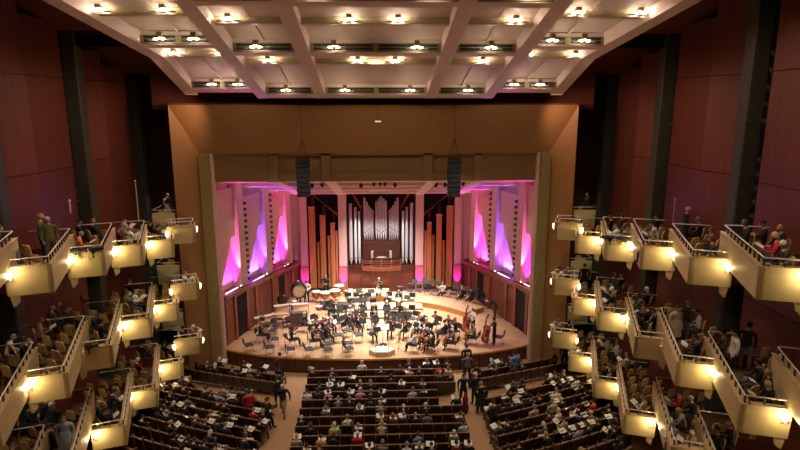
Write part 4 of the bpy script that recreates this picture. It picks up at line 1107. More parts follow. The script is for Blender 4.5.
# empty chairs fill the boxes in short rows
for (tier, key, sd), (P, u, v, nl, wid) in BOX.items():
    zf = P.z - FH; k = 0
    if key == 'z' : continue
    for ia in range(6):
        for ib in range(3 if wid > 2 else 1):
            a = .55 + ia * .84; b = .55 + ib * .60 + (.3 if wid < 2 else 0)
            if inbox(key, a, b, nl, wid) > .05 or R.random() < .15: continue
            if any(math.hypot(a - qa, b - qb) < .56 for qa, qb in occ.get((tier, key, sd), [])): continue
            p = P + u * a + v * b; p.z = zf
            px, py, dep = vis(p.x, p.y, p.z + .5)
            if px < -12 or px > 812 or py > 465: continue
            k += 1
            BCH.put(p, sd * math.radians(22 if key != 'corner' else 10), 'empty tan chair, seat %s of row %s, %s tier %s box %s' % (['one', 'two', 'three'][ib], ['one', 'two', 'three', 'four', 'five', 'six'][ia], tier, SIDES[sd], BPL[key]), 'tan chairs in the seating boxes')

# --- people standing on the floor
for px, py, pose, rz, top, legs, hc, st, lab in [
    (284, 416, 'walk', PI * .95, 'navy', 'khaki', 'white', 'short', 'white-haired person in navy jacket and khaki trousers walking up the left aisle'),
    (279, 408, 'stand', .6, 'black', 'black', 'dark', 'short', 'dark-haired person in black half hidden behind the walker in the left aisle'),
    (268, 431, 'walk', -1.2, 'black', 'black', 'dark', 'short', 'person in black stepping from the left block into the left aisle'),
    (281, 382, 'stand', .4, 'brown', 'black', 'dark', 'short', 'person in brown standing at the aisle end of the front left row'),
    (467, 382, 'stand', 0, 'grey', 'charcoal', 'grey', 'short', 'grey-haired person in grey vest facing the stage at top of right aisle'),
    (466, 373, 'stand', .2, 'black', 'black', 'dark', 'short', 'dark-haired person in black right below the stage edge in the right aisle'),
    (463, 405, 'walk', PI, 'black', 'black', 'dark', 'short', 'person in black walking up the right aisle beside the red case'),
    (475, 404, 'stand', .3, 'black', 'black', 'white', 'short', 'white-haired person in black, left one of the pair facing the stage in right aisle'),
    (480, 414, 'stand', 0, 'black', 'black', 'grey', 'short', 'grey-haired person in long black coat, right one of the pair in right aisle'),
    (493, 434, 'stand_read', .5, 'charcoal', 'black', 'dark', 'short', 'person in charcoal standing at the aisle end of a right block row'),
    (514, 381, 'stand', .4, 'blue', 'navy', 'dark', 'short', 'person in blue standing behind the two front rows of the right block'),
    (564, 371, 'stand', PI * .8, 'black', 'navy', 'dark', 'short', 'dark-haired person in jeans standing by the wall under the lowest right box'),
    (250, 423, 'stand', .3, 'red', 'black', 'dark', 'short', 'person in bright red jacket standing among the left block rows'),
    (244, 420, 'stand', -.5, 'black', 'black', 'dark', 'short', 'person in black standing left of the red jacket in the left block')]:
    p = at(px, py, z=0)
    person(pose, st, p, rz, lab, top, legs, hc, 0, None, group='people standing on the main floor')
p = at(465, 414, z=0)
t = thing('instrument_case', 'red upright instrument case in the right aisle beside the person in black', 'instrument case', p)
MB().lathe([(.0, .12), (.17, .14), (.19, .35), (.13, .62), (.15, .85), (.07, 1.15), (0, 1.2)], 12, 0, Matrix.Scale(.7, 4, (0, 1, 0))).build('shell', [cloth('maroon')], t)
MB().box((0, 0, .07), (.2, .12, .12), 0).build('foot', [BLACKM], t); MB().tube([(.1, -.12, .7), (.1, -.17, .75), (.1, -.12, .8)], .012, n=6).build('handle', [BLACKM], t)

# ============================================================ ORCHESTRA
PC = V((.25, 32.75, 1.012))
def make_chair():
    t = thing('orchestra_chair', 'x', 'chair', (0, 0, 0))
    MB().box((0, 0, .46), (.44, .42, .06), 0, bev=.02).build('seat', [CHAIRPAD], t)
    MB().box((0, -.23, .74), (.42, .045, .34), 0, M=Matrix.Rotation(.08, 4, 'X'), bev=.02).build('backrest', [BLACKM], t)
    for sx in (-1, 1):
        MB().tube([(sx * .2, .19, 0), (sx * .2, .15, .44)], .013, n=6).build('leg', [CHROME], t)
        MB().tube([(sx * .2, -.26, 0), (sx * .2, -.18, .44), (sx * .19, -.26, .66)], .013, n=6).build('leg', [CHROME], t)
    return t
def make_stand():
    t = thing('music_stand', 'x', 'music stand', (0, 0, 0))
    for k in range(3):
        a = k * 2 * PI / 3; MB().tube([(0, 0, .14), (.2 * math.cos(a), .2 * math.sin(a), .012)], .011, n=5).build('leg', [BLACKM], t)
    MB().tube([(0, 0, .1), (0, 0, 1.02)], .012, n=6).build('pole', [BLACKM], t)
    MB().box((0, 0, 0), (.48, .015, .30), 0, M=Matrix.Translation((0, .02, 1.12)) @ Matrix.Rotation(-.5, 4, 'X')).box((0, -.03, -.14), (.48, .06, .015), 0, M=Matrix.Translation((0, .02, 1.12)) @ Matrix.Rotation(-.5, 4, 'X')).build('desk', [BLACKM], t)
    return t
OCH = Proto(make_chair()); STD = Proto(make_stand())
def fiddle(L, depth):
    "body, neck and strings of a bowed instrument, lying along +z, belly to +y"
    prof = [(0, 0), (.16, .01), (.205, .08), (.2, .16), (.13, .25), (.125, .33), (.165, .42), (.16, .52), (.09, .585), (0, .6)]
    out = [(a * L, b * L) for a, b in prof] + [(-a * L, b * L) for a, b in prof[-2:0:-1]]
    m = MB(); n = len(out); 
    vs = [(x, 0, z) for x, z in out] + [(x, depth, z) for x, z in out] + [(x * .9, depth * 1.25, z * .96 + .012 * L) for x, z in out] + [(x * .9, -depth * .25, z * .96 + .012 * L) for x, z in out]
    fs = [(i, (i + 1) % n, n + (i + 1) % n, n + i) for i in range(n)] + [(n + i, n + (i + 1) % n, 2 * n + (i + 1) % n, 2 * n + i) for i in range(n)] + [((i + 1) % n, i, 3 * n + i, 3 * n + (i + 1) % n) for i in range(n)]
    fs += [tuple(range(2 * n, 3 * n)), tuple(range(4 * n - 1, 3 * n - 1, -1))]
    m.add(vs, fs, 0)
    nk = MB().box((0, depth * 1.3, .66 * L), (.035 * L, .03 * L, .5 * L), 0).ball((0, depth, .97 * L), (.03 * L, .03 * L, .05 * L), 0, 8, 6).box((0, depth * 1.0, .90 * L), (.1 * L, .015 * L, .02 * L), 0)
    br = MB().box((0, depth * 1.25 + .02 * L, .2 * L), (.07 * L, .04 * L, .012 * L), 0).box((0, depth * 1.25 + .012 * L, .09 * L), (.05 * L, .012 * L, .16 * L), 0)
    return m.mesh('body', [VARNISH]), nk.mesh('neck', [BLACKM]), br.mesh('bridge', [PIANOW])
FID = {'violin': (fiddle(.60, .04), VARNISH2), 'cello': (fiddle(1.22, .12), VARNISH), 'double_bass': (fiddle(1.80, .20), VARNISH2)}
def instrument(kind, M, label, varnish=None):
    t = link(kind, None); t.matrix_world = M; tag(t, label, kind.replace('_', ' '))
    (a, b, c), v = FID[kind]
    o = link('body', a, t); o.material_slots[0].link = 'OBJECT'; o.material_slots[0].material = varnish or v
    link('neck', b, t); link('bridge', c, t)
    if kind != 'violin': MB().tube([(0, 0, .02), (0, 0, -.28 if kind == 'cello' else -.2)], .008, n=5).build('spike', [CHROME], t)
    return t
def wind(kind, M, label):
    t = link(kind, None); t.matrix_world = M; tag(t, label, kind)
    if kind == 'trombone':
        MB().tube([(0, -.3, 0), (0, .55, 0), (.06, .6, 0), (.09, .55, 0), (.09, 0, 0)], .012, n=6).build('slide', [mat('brass', (.65, .42, .12), .25, metal=1)], t)
        MB().lathe([(.012, 0), (.02, .2), (.05, .34), (.11, .42)], 12, 0, Matrix.Translation((.09, 0, 0)) @ Matrix.Rotation(-PI / 2, 4, 'X')).build('bell', [MATS['brass']], t)
    elif kind == 'horn':
        MB().tube([(.14 * math.cos(a), 0, .14 * math.sin(a)) for a in [i * PI / 8 for i in range(17)]], .02, n=6).build('coil', [mat('brass', (.65, .42, .12), .25, metal=1)], t)
        MB().lathe([(.02, 0), (.05, .12), (.15, .24)], 12, 0, Matrix.Translation((.14, 0, 0)) @ Matrix.Rotation(PI, 4, 'X')).build('bell', [MATS['brass']], t)
    else:
        MB().tube([(0, 0, 0), (0, .18, -.25), (0, .36, -.52)], [.012, .014, .016], n=6).build('joint', [BLACKM], t)
        MB().lathe([(.018, 0), (.035, .07)], 10, 0, Matrix.Translation((0, .36, -.52)) @ Matrix.Rotation(PI * .8, 4, 'X')).build('bell', [BLACKM], t)
    return t
def faceang(p): 
    d = PC - V(p); return math.atan2(-d.x, d.y)   # rotation that turns +y to the podium
# chairs: (px, py of the seat), player pose or None
CH = [(249, 345, 0), (270, 347, 0), (291, 349, 0), (309, 349, 0), (328, 349, 0), (349, 348, 0), (349, 343, 0), (261, 335, 'violin'), (275, 339, 0), (292, 340, 'violin'), (313, 341, 'violin'), (329, 343, 0), (338, 335, 0), (347, 330, 0), (337, 323, 0), (273, 330, 0), (277, 326, 0), (304, 325, 'sit'),
      (316, 332, 'violin'), (323, 329, 'violin'), (316, 322, 0), (326, 338, 'violin'), (359, 335, 0), (358, 326, 'violin'), (372, 334, 'violin'), (375, 324, 'wind'), (391, 330, 'violin'), (405, 331, 'violin'), (420, 325, 'violin'), (414, 345, 'read'),
      (427, 331, 'violin'), (436, 324, 'violin'), (433, 346, 'cello'), (428, 342, 'cello'), (453, 343, 'cello'), (449, 328, 'violin'), (455, 331, 'violin'), (474, 338, 'cello'), (418, 330, 'sit'), (499, 337, 0), (445, 334, 'sit'),
      (350, 318, 'wind'), (359, 320, 'wind'), (374, 320, 'wind'), (394, 320, 'wind'), (405, 320, 'wind'), (414, 319, 0), (342, 323, 'violin'),
      (352, 304, 0), (363, 302, 'wind'), (374, 304, 0), (387, 304, 'wind'), (399, 302, 'wind'), (411, 304, 0), (362, 311, 'wind'), (374, 312, 0), (387, 311, 'wind'), (399, 312, 'wind'), (411, 313, 0), (351, 312, 'wind'), (343, 312, 0),
      (357, 294, 0), (369, 294, 0), (379, 295, 'wind'), (389, 294, 0), (399, 294, 0), (410, 291, 0), (418, 291, 0), (427, 291, 0), (435, 291, 0), (443, 293, 'wind'), (453, 294, 0), (462, 297, 'wind'), (471, 299, 'read'), (482, 300, 0), (349, 299, 0), (333, 316, 0), (329, 326, 'wind'), (338, 312, 'wind'), (330, 308, 0), (266, 324, 0)]
def stage_at(px, py, h):
    z = 1.012 + h
    for _ in range(4):
        p = at(px, py, z=z); z = stage_z(p.x, p.y) + h
    return V((p.x, p.y, z - h))
slots = []
for px, py, pl in CH:
    p = stage_at(px, py, .46)
    ok = True
    for q in slots:
        d = V((p.x - q[0].x, p.y - q[0].y, 0))
        if d.length < .62: p = p + d.normalized() * (.64 - d.length) if d.length > .01 else p + V((.6, 0, 0))
    p.z = stage_z(p.x, p.y)
    slots.append((p, pl))
BAND = [(33.6, 'front arc'), (35.2, 'second arc'), (36.8, 'third arc'), (38.3, 'fourth arc'), (40.2, 'fifth arc'), (99, 'back riser')]
def band(y): return next(i for i, b in enumerate(BAND) if y < b[0])
order = {}
for i, (p, pl) in enumerate(slots): order.setdefault(band(p.y), []).append((p.x, i))
NUM = {}
for b, L in order.items():
    for k, (x, i) in enumerate(sorted(L)): NUM[i] = (ORD[k + 1] if k < 16 else 'last but %d' % (len(L) - k) if 0 else ['seventeenth', 'eighteenth', 'nineteenth', 'twentieth', 'twenty-first', 'twenty-second', 'twenty-third', 'twenty-fourth', 'twenty-fifth', 'twenty-sixth', 'twenty-seventh', 'twenty-eighth'][k - 16], BAND[b][1])
for i, (p, pl) in enumerate(slots):
    rz = faceang(p) * (1 if p.y > 34 else .75)
    px = vis(p.x, p.y, 1.4)[0]
    if p.y < 34.3: rz = (-1.25 if p.x < 0 else 1.25) + R.uniform(-.2, .2) if abs(p.x) > 1 else rz
    # rows of chairs at the very edge are turned half away, as they were left
    w = '%s from left, %s of the orchestra' % NUM[i]
    rz += R.uniform(-.12, .12)
    pose = pl
    OCH.put(p, rz, ('empty black chair, ' if not pl else 'black chair under a musician, ') + w, 'black orchestra chairs', (1.12, 1.12, 1.06))
    fw = V((-math.sin(rz), math.cos(rz), 0))
    if R.random() < .62 or pl:
        sp = p + fw * (.95 if pl else .9); sp.z = stage_z(sp.x, sp.y)
        if not any((sp - q[0]).length < .42 for q in slots):
            STD.put(sp, rz + PI, 'black music stand before the chair ' + w, 'black music stands')
            if R.random() < .2:
                T = Matrix.Translation(sp) @ Matrix.Rotation(rz + PI, 4, 'Z') @ Matrix.Translation((0, .02, 1.12)) @ Matrix.Rotation(-.5, 4, 'X')
                o = MB().box((0, -.014, 0), (.36, .006, .24), 0, bev=.0).build('sheet_music', [WHITE]); o.matrix_world = T
                tag(o, 'white sheet music before the chair ' + w, 'sheet music', 'sheet music on the stands')
    if pl:
        hc = R.choice(['dark', 'brown', 'grey', 'dark', 'blonde', 'white']); st = R.choice(['short', 'short', 'long', 'bun'])
        top = R.choices(['black', 'charcoal', 'navy', 'white'], [8, 3, 1, 2])[0]
        if px > 420 and i in (34, 37): top = 'grey'
        nm = {'violin': 'violin player', 'cello': 'cellist', 'wind': 'wind player', 'sit': 'musician', 'read': 'musician'}[pl]
        person(pose, st, p, rz, '%s %s in %s, %s' % (HN[hc], nm, top, w), top, 'black', hc, R.choice([0, 1, 1, 2]), 'white' if R.random() < .5 else None, name='musician', group='musicians of the orchestra', cat='musician')
        T = Matrix.Translation(p) @ Matrix.Rotation(rz, 4, 'Z')
        if pl == 'violin': instrument('violin', T @ Matrix.Translation((-.10, .10, 1.08)) @ Matrix.Rotation(.45, 4, 'Z') @ Matrix.Rotation(-PI / 2 + .1, 4, 'X') @ Matrix.Rotation(PI, 4, 'Z'), 'brown violin held by the player ' + w)
        if pl == 'cello': instrument('cello', T @ Matrix.Translation((0.02, .50, .26)) @ Matrix.Rotation(.30, 4, 'X') @ Matrix.Rotation(-.12, 4, 'Y'), 'orange varnished cello of the cellist ' + w, VARNISH)
        if pl == 'wind':
            k = R.choice(['clarinet', 'clarinet', 'horn'] if p.y < 40 else ['trombone', 'horn'])
            off = {'clarinet': (0, .12, 1.18), 'horn': (0, .26, .86), 'trombone': (0, .36, 1.16)}[k]
            wind(k, T @ Matrix.Translation(off), '%s held by the player %s' % (k, w))
# standing bassists and others on the right
for k, (px, py, top, hc) in enumerate([(494, 345, 'black', 'dark'), (473, 334, 'white', 'grey')]):
    p = stage_at(px, py, 0); rz = faceang(p)
    person('bass', 'short', p, rz, ['dark-haired bass player in black standing at the right end of the orchestra', 'grey-haired bass player in white shirt standing behind the cellists'][k], top, 'black', hc, 0, None, name='musician', group='musicians of the orchestra', cat='musician')
    T = Matrix.Translation(p) @ Matrix.Rotation(rz, 4, 'Z')
    instrument('double_bass', T @ Matrix.Translation((0, .52, .22)) @ Matrix.Rotation(.16, 4, 'X'), ['dark double bass held by the player at the right end', 'reddish double bass held by the player behind the cellists'][k])
for px, py, pose, rz, top, legs, hc, st, lab in [
    (494, 318, 'bend', 1.2, 'charcoal', 'charcoal', 'white', 'bald', 'bald person in a charcoal suit bending forward at the right of the stage'),
    (487, 300, 'stand', 2.6, 'grey', 'black', 'white', 'short', 'white-haired person standing in the dark doorway at the right back of stage'),
    (307, 303, 'stand_read', 3.0, 'white', 'black', 'dark', 'short', 'person in white beside the bass drum among the percussion'),
    (299, 303, 'stand', 2.8, 'black', 'black', 'white', 'short', 'person in black in front of the big bass drum'),
    (326, 297, 'stand_read', 3.1, 'charcoal', 'black', 'blonde', 'short', 'timpanist in charcoal standing behind the kettledrums')]:
    p = stage_at(px, py, 0)
    person(pose, st, p, rz, lab, top, legs, hc, 0, None, name='musician', group='people standing on the stage', cat='person')
# podium and conductor's stand
p = V((.25, 32.6, 1.012)); q = at(382, 351, z=1.2); p = V((q.x, q.y, 1.012))
t = thing('conductor_podium', 'hexagonal grey topped conductor podium with a rail at the stage edge', 'podium', p)
hx = [(.75 * math.cos(a) * 1.05, .52 * math.sin(a)) for a in [i * PI / 3 for i in range(6)]]
MB().prism(hx, 0, .27, 0).build('base', [CREAM_CAP], t); MB().prism([(x * .97, y * .97) for x, y in hx], .27, .30, 0).build('top', [GREY], t)
MB().tube([(-.38, -.42, .3), (-.38, -.42, 1.05), (.38, -.42, 1.05), (.38, -.42, .3)], .016, n=6).tube([(-.38, -.42, .7), (.38, -.42, .7)], .012, n=6).build('rail', [CHROME], t)
q = at(383, 344, z=1.1)
t = thing('conductor_stand', 'wide conductor stand holding a white score just behind the podium', 'music stand', (q.x, q.y + .1, 1.012))
MB().tube([(0, 0, 0), (0, 0, 1.05)], .02, n=6).build('pole', [BLACKM], t); MB().lathe([(.25, 0), (.24, .03), (.03, .06)], 14).build('base', [BLACKM], t)
MB().box((0, 0, 0), (.82, .02, .46), 0, M=Matrix.Translation((0, .05, 1.15)) @ Matrix.Rotation(-1.0, 4, 'X')).build('desk', [BLACKM], t)
o = MB().box((0, -.02, 0), (.74, .012, .4), 0, M=Matrix.Translation((0, .05, 1.15)) @ Matrix.Rotation(-1.0, 4, 'X')).build('score', [WHITE], None, (q.x, q.y + .1, 1.012)); tag(o, 'large open white score on the conductor stand', 'score')
# timpani, drums, celesta, keyboards, racks
def timpano(px, py, r, label):
    p = stage_at(px, py, .85)
    t = thing('timpano', label, 'kettledrum', p, 0, 'kettledrums at the left back of the stage')
    MB().lathe([(.08, .22), (r * .7, .35), (r * .95, .58), (r, .8)], 18).build('kettle', [COPPER], t)
    MB().lathe([(r, .79), (r * 1.05, .82), (r * 1.03, .84), (0, .845)], 18).build('drumhead', [DRUMSKIN], t)
    for k in range(4): a = k * PI / 2 + .4; MB().tube([(r * math.cos(a), r * math.sin(a), .78), (r * .9 * math.cos(a), r * .9 * math.sin(a), 0)], .014, n=5).build('leg', [CHROME], t)
timpano(316, 291, .33, 'leftmost kettledrum in front of the timpanist'); timpano(325, 292, .38, 'second kettledrum from the left, wide white head'); timpano(335, 290, .40, 'third kettledrum from the left, with copper bowl'); timpano(339, 285, .40, 'rightmost kettledrum, set back next to the magenta lit pilaster')
p = at(299, 291, y=41.3)
t = thing('bass_drum', 'huge round bass drum with tan skin standing at the left back of stage', 'drum', (p.x, 41.3, 1.012))
T = Matrix.Translation((0, 0, p.z - 1.0)) @ Matrix.Rotation(.25, 4, 'Z') @ Matrix.Rotation(PI / 2, 4, 'X')
MB().lathe([(.40, .06), (.58, .05), (.60, -.4), (.4, -.4)], 24, 0, T).build('shell', [BLACKM], t); MB().lathe([(.50, .065), (0, .08)], 24, 0, T).build('skin', [TANSKIN], t)
MB().tube([(.53 * math.cos(a), .53 * math.sin(a), .075) for a in [i * PI / 14 for i in range(29)]], .07, n=6, M=T).build('hoop', [BLACKM], t)
for s in (-1, 1): MB().tube([(s * .5, .1, .5), (s * .55, .1, 0)], .02, n=6).build('leg', [BLACKM], t)
p = at(282, 297, y=39.6)
t = thing('gong', 'round dark gong in a frame at the far left back of stage', 'gong', (p.x, 39.6, 1.012))
MB().lathe([(0, .0), (.1, .02), (.38, .01), (.4, -.05)], 20, 0, Matrix.Translation((0, 0, .95)) @ Matrix.Rotation(PI / 2, 4, 'X')).build('disc', [mat('dark bronze', (.10, .07, .04), .35, metal=.8)], t)
MB().tube([(-.5, 0, 0), (-.5, 0, 1.5), (.5, 0, 1.5), (.5, 0, 0)], .02, n=6).build('frame', [BLACKM], t)
for k, (px, py, r, lab) in enumerate([(294, 301, .22, 'white headed tom drum left of the bass drum player'), (319, 306, .24, 'small copper drum in front of the kettledrums')]):
    p = stage_at(px, py, .7); t = thing('small_drum', lab, 'drum', p)
    MB().lathe([(r * .8, .45), (r, .5), (r, .7), (0, .705)], 16, 0).build('drumhead', [DRUMSKIN], t); MB().lathe([(r * 1.01, .44), (r * 1.02, .46), (r * 1.02, .69)], 16, 0).build('shell', [COPPER], t)
    for j in range(3): a = j * 2.1; MB().tube([(0, 0, .45), (.28 * math.cos(a), .28 * math.sin(a), 0)], .012, n=5).build('leg', [CHROME], t)
p = stage_at(299, 326, .0)
t = thing('celesta', 'dark brown upright keyboard instrument on the left of the stage, open toward its player', 'celesta', p, .25)
MB().box((0, 0, .5), (1.15, .4, 1.0), 0, bev=.02).build('cabinet', [PIANOW], t); MB().box((0, .3, .64), (1.0, .3, .06), 0).build('keybed', [PIANOW], t); MB().box((0, .33, .685), (.9, .16, .02), 0).build('keyboard', [WHITEM], t)
for s in (-1, 1): MB().box((s * .5, .36, .3), (.06, .06, .6), 0).build('leg', [PIANOW], t)
o = MB().box((0, 0, .025), (.42, .22, .05), 0, bev=.02).build('folded_cloth', [BLUE], None, (p.x - .25, p.y, p.z + 1.0), .25); tag(o, 'blue folded cloth lying on top of the brown keyboard cabinet', 'cloth')
for (px, py, rz, ln, lab) in [(265, 316, .55, 1.5, 'long white topped mallet instrument along the left stage wall'), (283, 305, .35, 1.3, 'mallet instrument with white bars left of the drums'), (300, 304, .1, 1.2, 'mallet instrument in front of the bass drum')]:
    p = stage_at(px, py, .85); t = thing('mallet_keyboard', lab, 'xylophone', p, rz)
    m = MB(); 
    for j in range(18): m.box((-ln / 2 + (j + .5) * ln / 18, 0, .86), (ln / 18 * .8, .42 - j * .012, .02), 0)
    m.build('bars', [WHITE], t)
    m = MB()
    for j in range(18): m.tube([(-ln / 2 + (j + .5) * ln / 18, 0, .82), (-ln / 2 + (j + .5) * ln / 18, 0, .45 + j * .012)], .02, n=6)
    m.build('resonators', [mat('brass', (.65, .42, .12), .25, metal=1)], t)
    for sx in (-1, 1):
        for sy in (-1, 1): MB().tube([(sx * ln * .47, sy * .18, .84), (sx * ln * .47, sy * .2, 0)], .016, n=5).build('leg', [BLACKM], t)
for (px, py, lab) in [(281, 314, 'low wooden percussion table at the left of the stage'), (288, 317, 'wooden percussion table just left of the brown keyboard cabinet')]:
    p = stage_at(px, py, .7); t = thing('percussion_table', lab, 'table', p, .3)
    MB().box((0, 0, .72), (.8, .45, .04)).build('tabletop', [CREAM_CAP], t); MB().box((0, 0, .35), (.76, .42, .03)).build('shelf', [PIANOW], t)
    for sx in (-1, 1):
        for sy in (-1, 1): MB().box((sx * .37, sy * .19, .36), (.04, .04, .70)).build('leg', [PIANOW], t)
p = stage_at(336, 304, .4)
for k in range(2):
    t = thing('road_case', 'black equipment case on the stage floor before the kettledrums, %s one' % ['left', 'right'][k], 'case', (p.x - .62 + k * 1.25, p.y, p.z))
    MB().box((0, 0, .25), (1.15, .45, .5), 0, bev=.03).build('case', [BLACKM], t); MB().box((0, -.23, .42), (1.1, .02, .03)).build('trim', [CHROME], t)

# ============================================================ HANGING AND MOUNTED GEAR
for k, (px, lab) in enumerate([(302.5, 'black line array loudspeaker hanging at the left of the stage opening'), (454.5, 'black line array loudspeaker hanging at the right of the stage opening')]):
    top = at(px, 158, y=32.2); bot = at(px, 197, y=32.2)
    t = thing('line_array', lab, 'loudspeaker', (top.x, 32.2, bot.z))
    H = top.z - bot.z; n = 8
    for j in range(n):
        f_ = (j + .5) / n
        MB().box((0, -.12 * (1 - f_) ** 2 * -1, H * f_), (.72, .5, H / n * .92), 0, bev=.03).box((0, -.27 + .12 * (1 - f_) ** 2, H * f_), (.5, .02, H / n * .6), 0).build('cabinet', [BLACKM], t)
    for s in (-1, 1): MB().tube([(s * .2, 0, H), (s * .2, 0, H + .35), (0, 0, H + 1.1)], .018, n=5).tube([(0, 0, H + .4), (0, 0, H + 4.2)], .012, n=5).build('hanging_cable', [BLACKM], t)
p = at(378, 121.5, y=30.0)
t = thing('hanging_microphone', 'small white microphone bar hanging on a thin wire before the brown panel', 'microphone', p)
MB().box((0, 0, 0), (.34, .06, .07), 0, bev=.01).build('bar', [WHITEM], t); MB().ball((-.15, -.03, -.05), .04, 0).ball((.15, -.03, -.05), .04, 0).build('capsules', [BLACKM], t)
MB().tube([(0, 0, .03), (0, 0, cz(30) - p.z + .02)], .01, n=5).build('wire', [BLACKM], t)
def make_pod():
    t = thing('follow_camera', 'x', 'stage camera', (0, 0, 0))
    MB().box((0, 0, .06), (.18, .18, .10), 0, bev=.02).build('base', [BLACKM], t)
    MB().box((0, .05, .22), (.24, .46, .22), 0, bev=.04).tube([(0, .28, .22), (0, .46, .22)], [.09, .1], n=12).build('head', [BLACKM], t)
    MB().lathe([(.07, 0), (0, .01)], 12, 0, Matrix.Translation((0, .465, .22)) @ Matrix.Rotation(-PI / 2, 4, 'X')).build('lens', [CHROME], t)
    MB().tube([(0, -.1, .1), (.03, -.2, -.05), (.08, -.22, -.2), (.25, -.2, -.25), (.35, -.16, -.08)], .01, n=5).build('cable', [BLACKM], t)
    MB().box((0, -.02, -.1), (.06, .06, .25), 0).build('bracket', [BLACKM], t)
    return t
POD = Proto(make_pod())
for tier, key, s, off, lab in [('top', 'c', -1, .35, 'black stage camera clamped on the front of the top tier left box third nearest'), ('top', 'c', -1, .95, 'second black stage camera beside the first on the top tier left box'), ('top', 'd', 1, .2, 'black stage camera on the front of the top tier right box fourth nearest'), ('top', 'd', 1, .85, 'second black stage camera beside the first on the top tier right box'), ('middle', 'c', -1, .8, 'black stage camera on the front of the middle tier left box third nearest'), ('middle', 'd', 1, 1.1, 'black stage camera on the front of the middle tier right box fourth nearest')]:
    P, u, v, nl, wid = BOX[(tier, key, s)]
    POD.put(P + v * off - u * .14 + V((0, 0, .0)), s * (-AL + PI / 2 * (.78 if off < .6 else 1.15)), lab, None, (.8, .8, .8))
# spotlights in the dark slots beside the columns
for s in (-1, 1):
    for ci, y in ((3, 29.2), (2, 22.3)):
        for j in range(10):
            z = (17.2 if ci == 3 else 17.6) - j * (.62 if j < 5 else .55) - (1.2 if j > 4 else 0)
            if ci == 2 and s < 0: continue
            o = MB().lathe([(.05, -.26), (.14, -.2), (.16, .12), (.18, .22), (0, .2)], 10, 0, Matrix.Rotation(-1.9, 4, 'X')).box((0, -.1, .14), (.06, .06, .34), 0).build('spotlight', [BLACKM], None, (s * 14.75, y + (-.85 if ci == 3 else -.85), z), s * .9)
            tag(o, 'black spotlight, %s from the top, beside the %s column %s' % (ORD[j + 1], SIDES[s], 'third from the camera' if ci == 3 else 'second from the camera'), 'spotlight', 'spotlights beside the side wall columns')
# thin railing posts seen against the side walls
for s, px, py0, py1, y, lab in [(1, 772, 233, 201, 22.6, 'right'), (1, 674, 222, 199, 26.2, 'right'), (-1, 70, 213, 201, 22.4, 'left'), (-1, 137, 222, 181, 31.0, 'left')]:
    p = at(px, (py0 + py1) / 2, y=y); a = at(px, py0, y=y).z; b = at(px, py1, y=y).z
    t = thing('rail_post', 'slender pale post rising behind the %s boxes, %s of its side' % (lab, 'nearer' if y < 24 else 'farther'), 'post', (p.x, y, a))
    MB().tube([(0, 0, 0), (0, 0, b - a)], .035, n=6).build('pole', [CREAM_CAP], t); MB().ball((0, 0, b - a), .06, 0, 8, 6).build('cap', [CREAM_CAP], t)
# rail of the wheelchair bays on both sides of the floor
for s in (-1, 1):
    t = thing('floor_railing', 'low steel railing behind the two front rows of the %s block' % SIDES[s], 'railing', (s * 6.2, 28.3, 0), s * SA)
    MB().tube([(s * .3, 0, .85), (s * 4.6, 0, .85)], .02, n=6).tube([(s * .3, 0, .5), (s * 4.6, 0, .5)], .015, n=6).build('handrail', [STEEL], t)
    for k in range(5): MB().tube([(s * (.3 + k * 1.07), 0, 0), (s * (.3 + k * 1.07), 0, .85)], .018, n=6).build('post', [STEEL], t)
# round vents on the stage front
for px, py in ((310, 362), (449, 362)):
    p = at(px, py, y=31.75)
    o = MB().lathe([(.12, 0), (.11, .03), (0, .035)], 14, 0, Matrix.Rotation(PI / 2, 4, 'X')).build('round_plate', [CREAM_CAP], None, (p.x, 31.62 + abs(p.x) * .02 - .0, .5)); tag(o, 'small round brown plate on the stage front, %s one' % ('left' if px < 377 else 'right'), 'wall plate')
print([ (o['label']) for o in bpy.data.objects if 'label' in o and len(o['label'].split())>16][:40])
import collections
print([x for x in collections.Counter(o['label'] for o in bpy.data.objects if 'label' in o).items() if x[1] > 1][:30])
print('people', NP[0], 'objects', len(bpy.data.objects))

# ============================================================ LIGHT
def down(name, x, y, z, e, col, sx, sy, spread=140, tilt=0):
    o = lamp(name, 'AREA', (x, y, z), e, col, sx, rot=(tilt, 0, 0), sy=sy, spread=spread); return o
# stage lights under the stage ceiling
for y in (35.2, 38.6, 42.0):
    down('stage_downlight', 0, y, CT(y) - .15, 560, (1, .90, .80), 8.5 - (y - 35) * .6, .5, 85)
for s in (-1, 1):
    lamp('front_of_house_spot', 'SPOT', (s * 8, 24.6, 16.6), 1500, (1, .90, .80), .25, to=(s * 1.5, 38.5, 1.5), angle=38, blend=.6)
lamp('front_of_house_spot', 'SPOT', (0, 24.3, 16.6), 950, (1, .90, .80), .25, to=(0, 36.5, 1.5), angle=42, blend=.6)
# violet wash over the rear of the canopy and shell
for s in (-1, 1):
    lamp('violet_stage_wash', 'SPOT', (s * 7.2, 36.0, 8.6), 120, (.40, .12, 1), .2, to=(s * 6.0, 38.5, 10.6), angle=80, blend=.7)
    lamp('violet_canopy_wash', 'SPOT', (s * 7, 33.0, 11.2), 160, (.55, .25, 1), .3, to=(s * 6.0, 27.5, 17), angle=60, blend=.9)  # added spot for violet stage light spilling onto the canopy
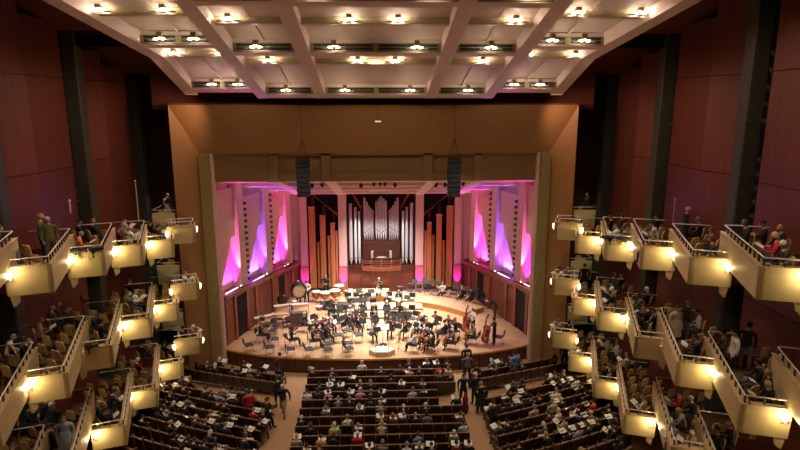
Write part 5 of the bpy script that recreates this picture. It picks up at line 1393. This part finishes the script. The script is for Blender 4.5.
# house lights in the canopy, then added fills without fixtures
for x in (-7.6, -4.3, 0, 4.3, 7.6):
    for y in (28.6, 22.4, 17.2):
        lamp('house_downlight', 'SPOT', (x, y, cz(y, .1)), 470, (1, .80, .58), .25, to=(x * 1.25, y - .5, 0), angle=100, blend=.8)
for s in (-1, 1):
    for y in (15, 21, 27, 32.5):
        lamp('wall_fill', 'SPOT', (s * 9.0, y - 1.5, cz(y, .4) if y < 30 else 15.9), 300, (1, .62, .42), .3, to=(s * 14.6, y + 1.5, 12.2), angle=105, blend=.9)  # added spots with no fixture of their own, brighten the side walls
for x in (-6, 0, 6): lamp('panel_fill', 'SPOT', (x, 25.2, cz(25.2, .1)), 500, (1, .78, .5), .3, to=(x * 1.3, 33, 11.5), angle=80, blend=.9)  # added spots that lift the brown proscenium wood
for (tier, key, s), (P, u, v, nl, wid) in BOX.items():  # added spots brighten the box interiors, without any fixture
    c = P + u * (nl * .5) + v * (wid * .45)
    if tier == 'top' and key != 'corner':
        lamp('box_fill', 'SPOT', (s * 9.3, c.y - 1.5, min(cz(c.y - 1.5, .3), 16.6)), 420, (1, .80, .58), .15, to=c - Vector((0, 0, .8)), angle=26, blend=.7)
    else:
        lamp('box_fill', 'SPOT', (c.x, c.y, P.z + 1.9), 36, (1, .80, .58), .08, to=c - Vector((0, 0, 1)), angle=125, blend=.8)
for s in (-1, 1):
    lamp('violet_wall_spill', 'SPOT', (s * 9.6, 31.5, 9.5), 130, (.5, .2, 1), .3, to=(s * 14.6, 23, 11), angle=60, blend=.9)  # added spots stand in for violet spill from the stage LEDs
for tier in TIER:
    for s in (-1, 1):
        P = BOX[(tier, 'corner', s)][0]
        lamp('corner_box_fill', 'SPOT', (P.x + s * .3, P.y - 1.6, P.z + 1.0), 30, (1, .82, .55), .06, to=(P.x + s * .7, P.y, P.z - .6), angle=70, blend=.8)  # added spot, lifts the dark front of the corner box
w = bpy.data.worlds.new('ambient fill'); SC.world = w; w.use_nodes = True  # even ambient glow added to lift the shade all over
w.node_tree.nodes['Background'].inputs['Color'].default_value = (.5, .3, .22, 1)
w.node_tree.nodes['Background'].inputs['Strength'].default_value = .035
SC.view_settings.view_transform = 'Standard'; SC.view_settings.look = 'None'; SC.view_settings.gamma = 1
SC.view_settings.use_curve_mapping = False; SC.view_settings.exposure = .12
SC.cycles.use_denoising = True
SC.cycles.max_bounces = 5; SC.cycles.diffuse_bounces = 3; SC.cycles.glossy_bounces = 2; SC.cycles.sample_clamp_indirect = 4
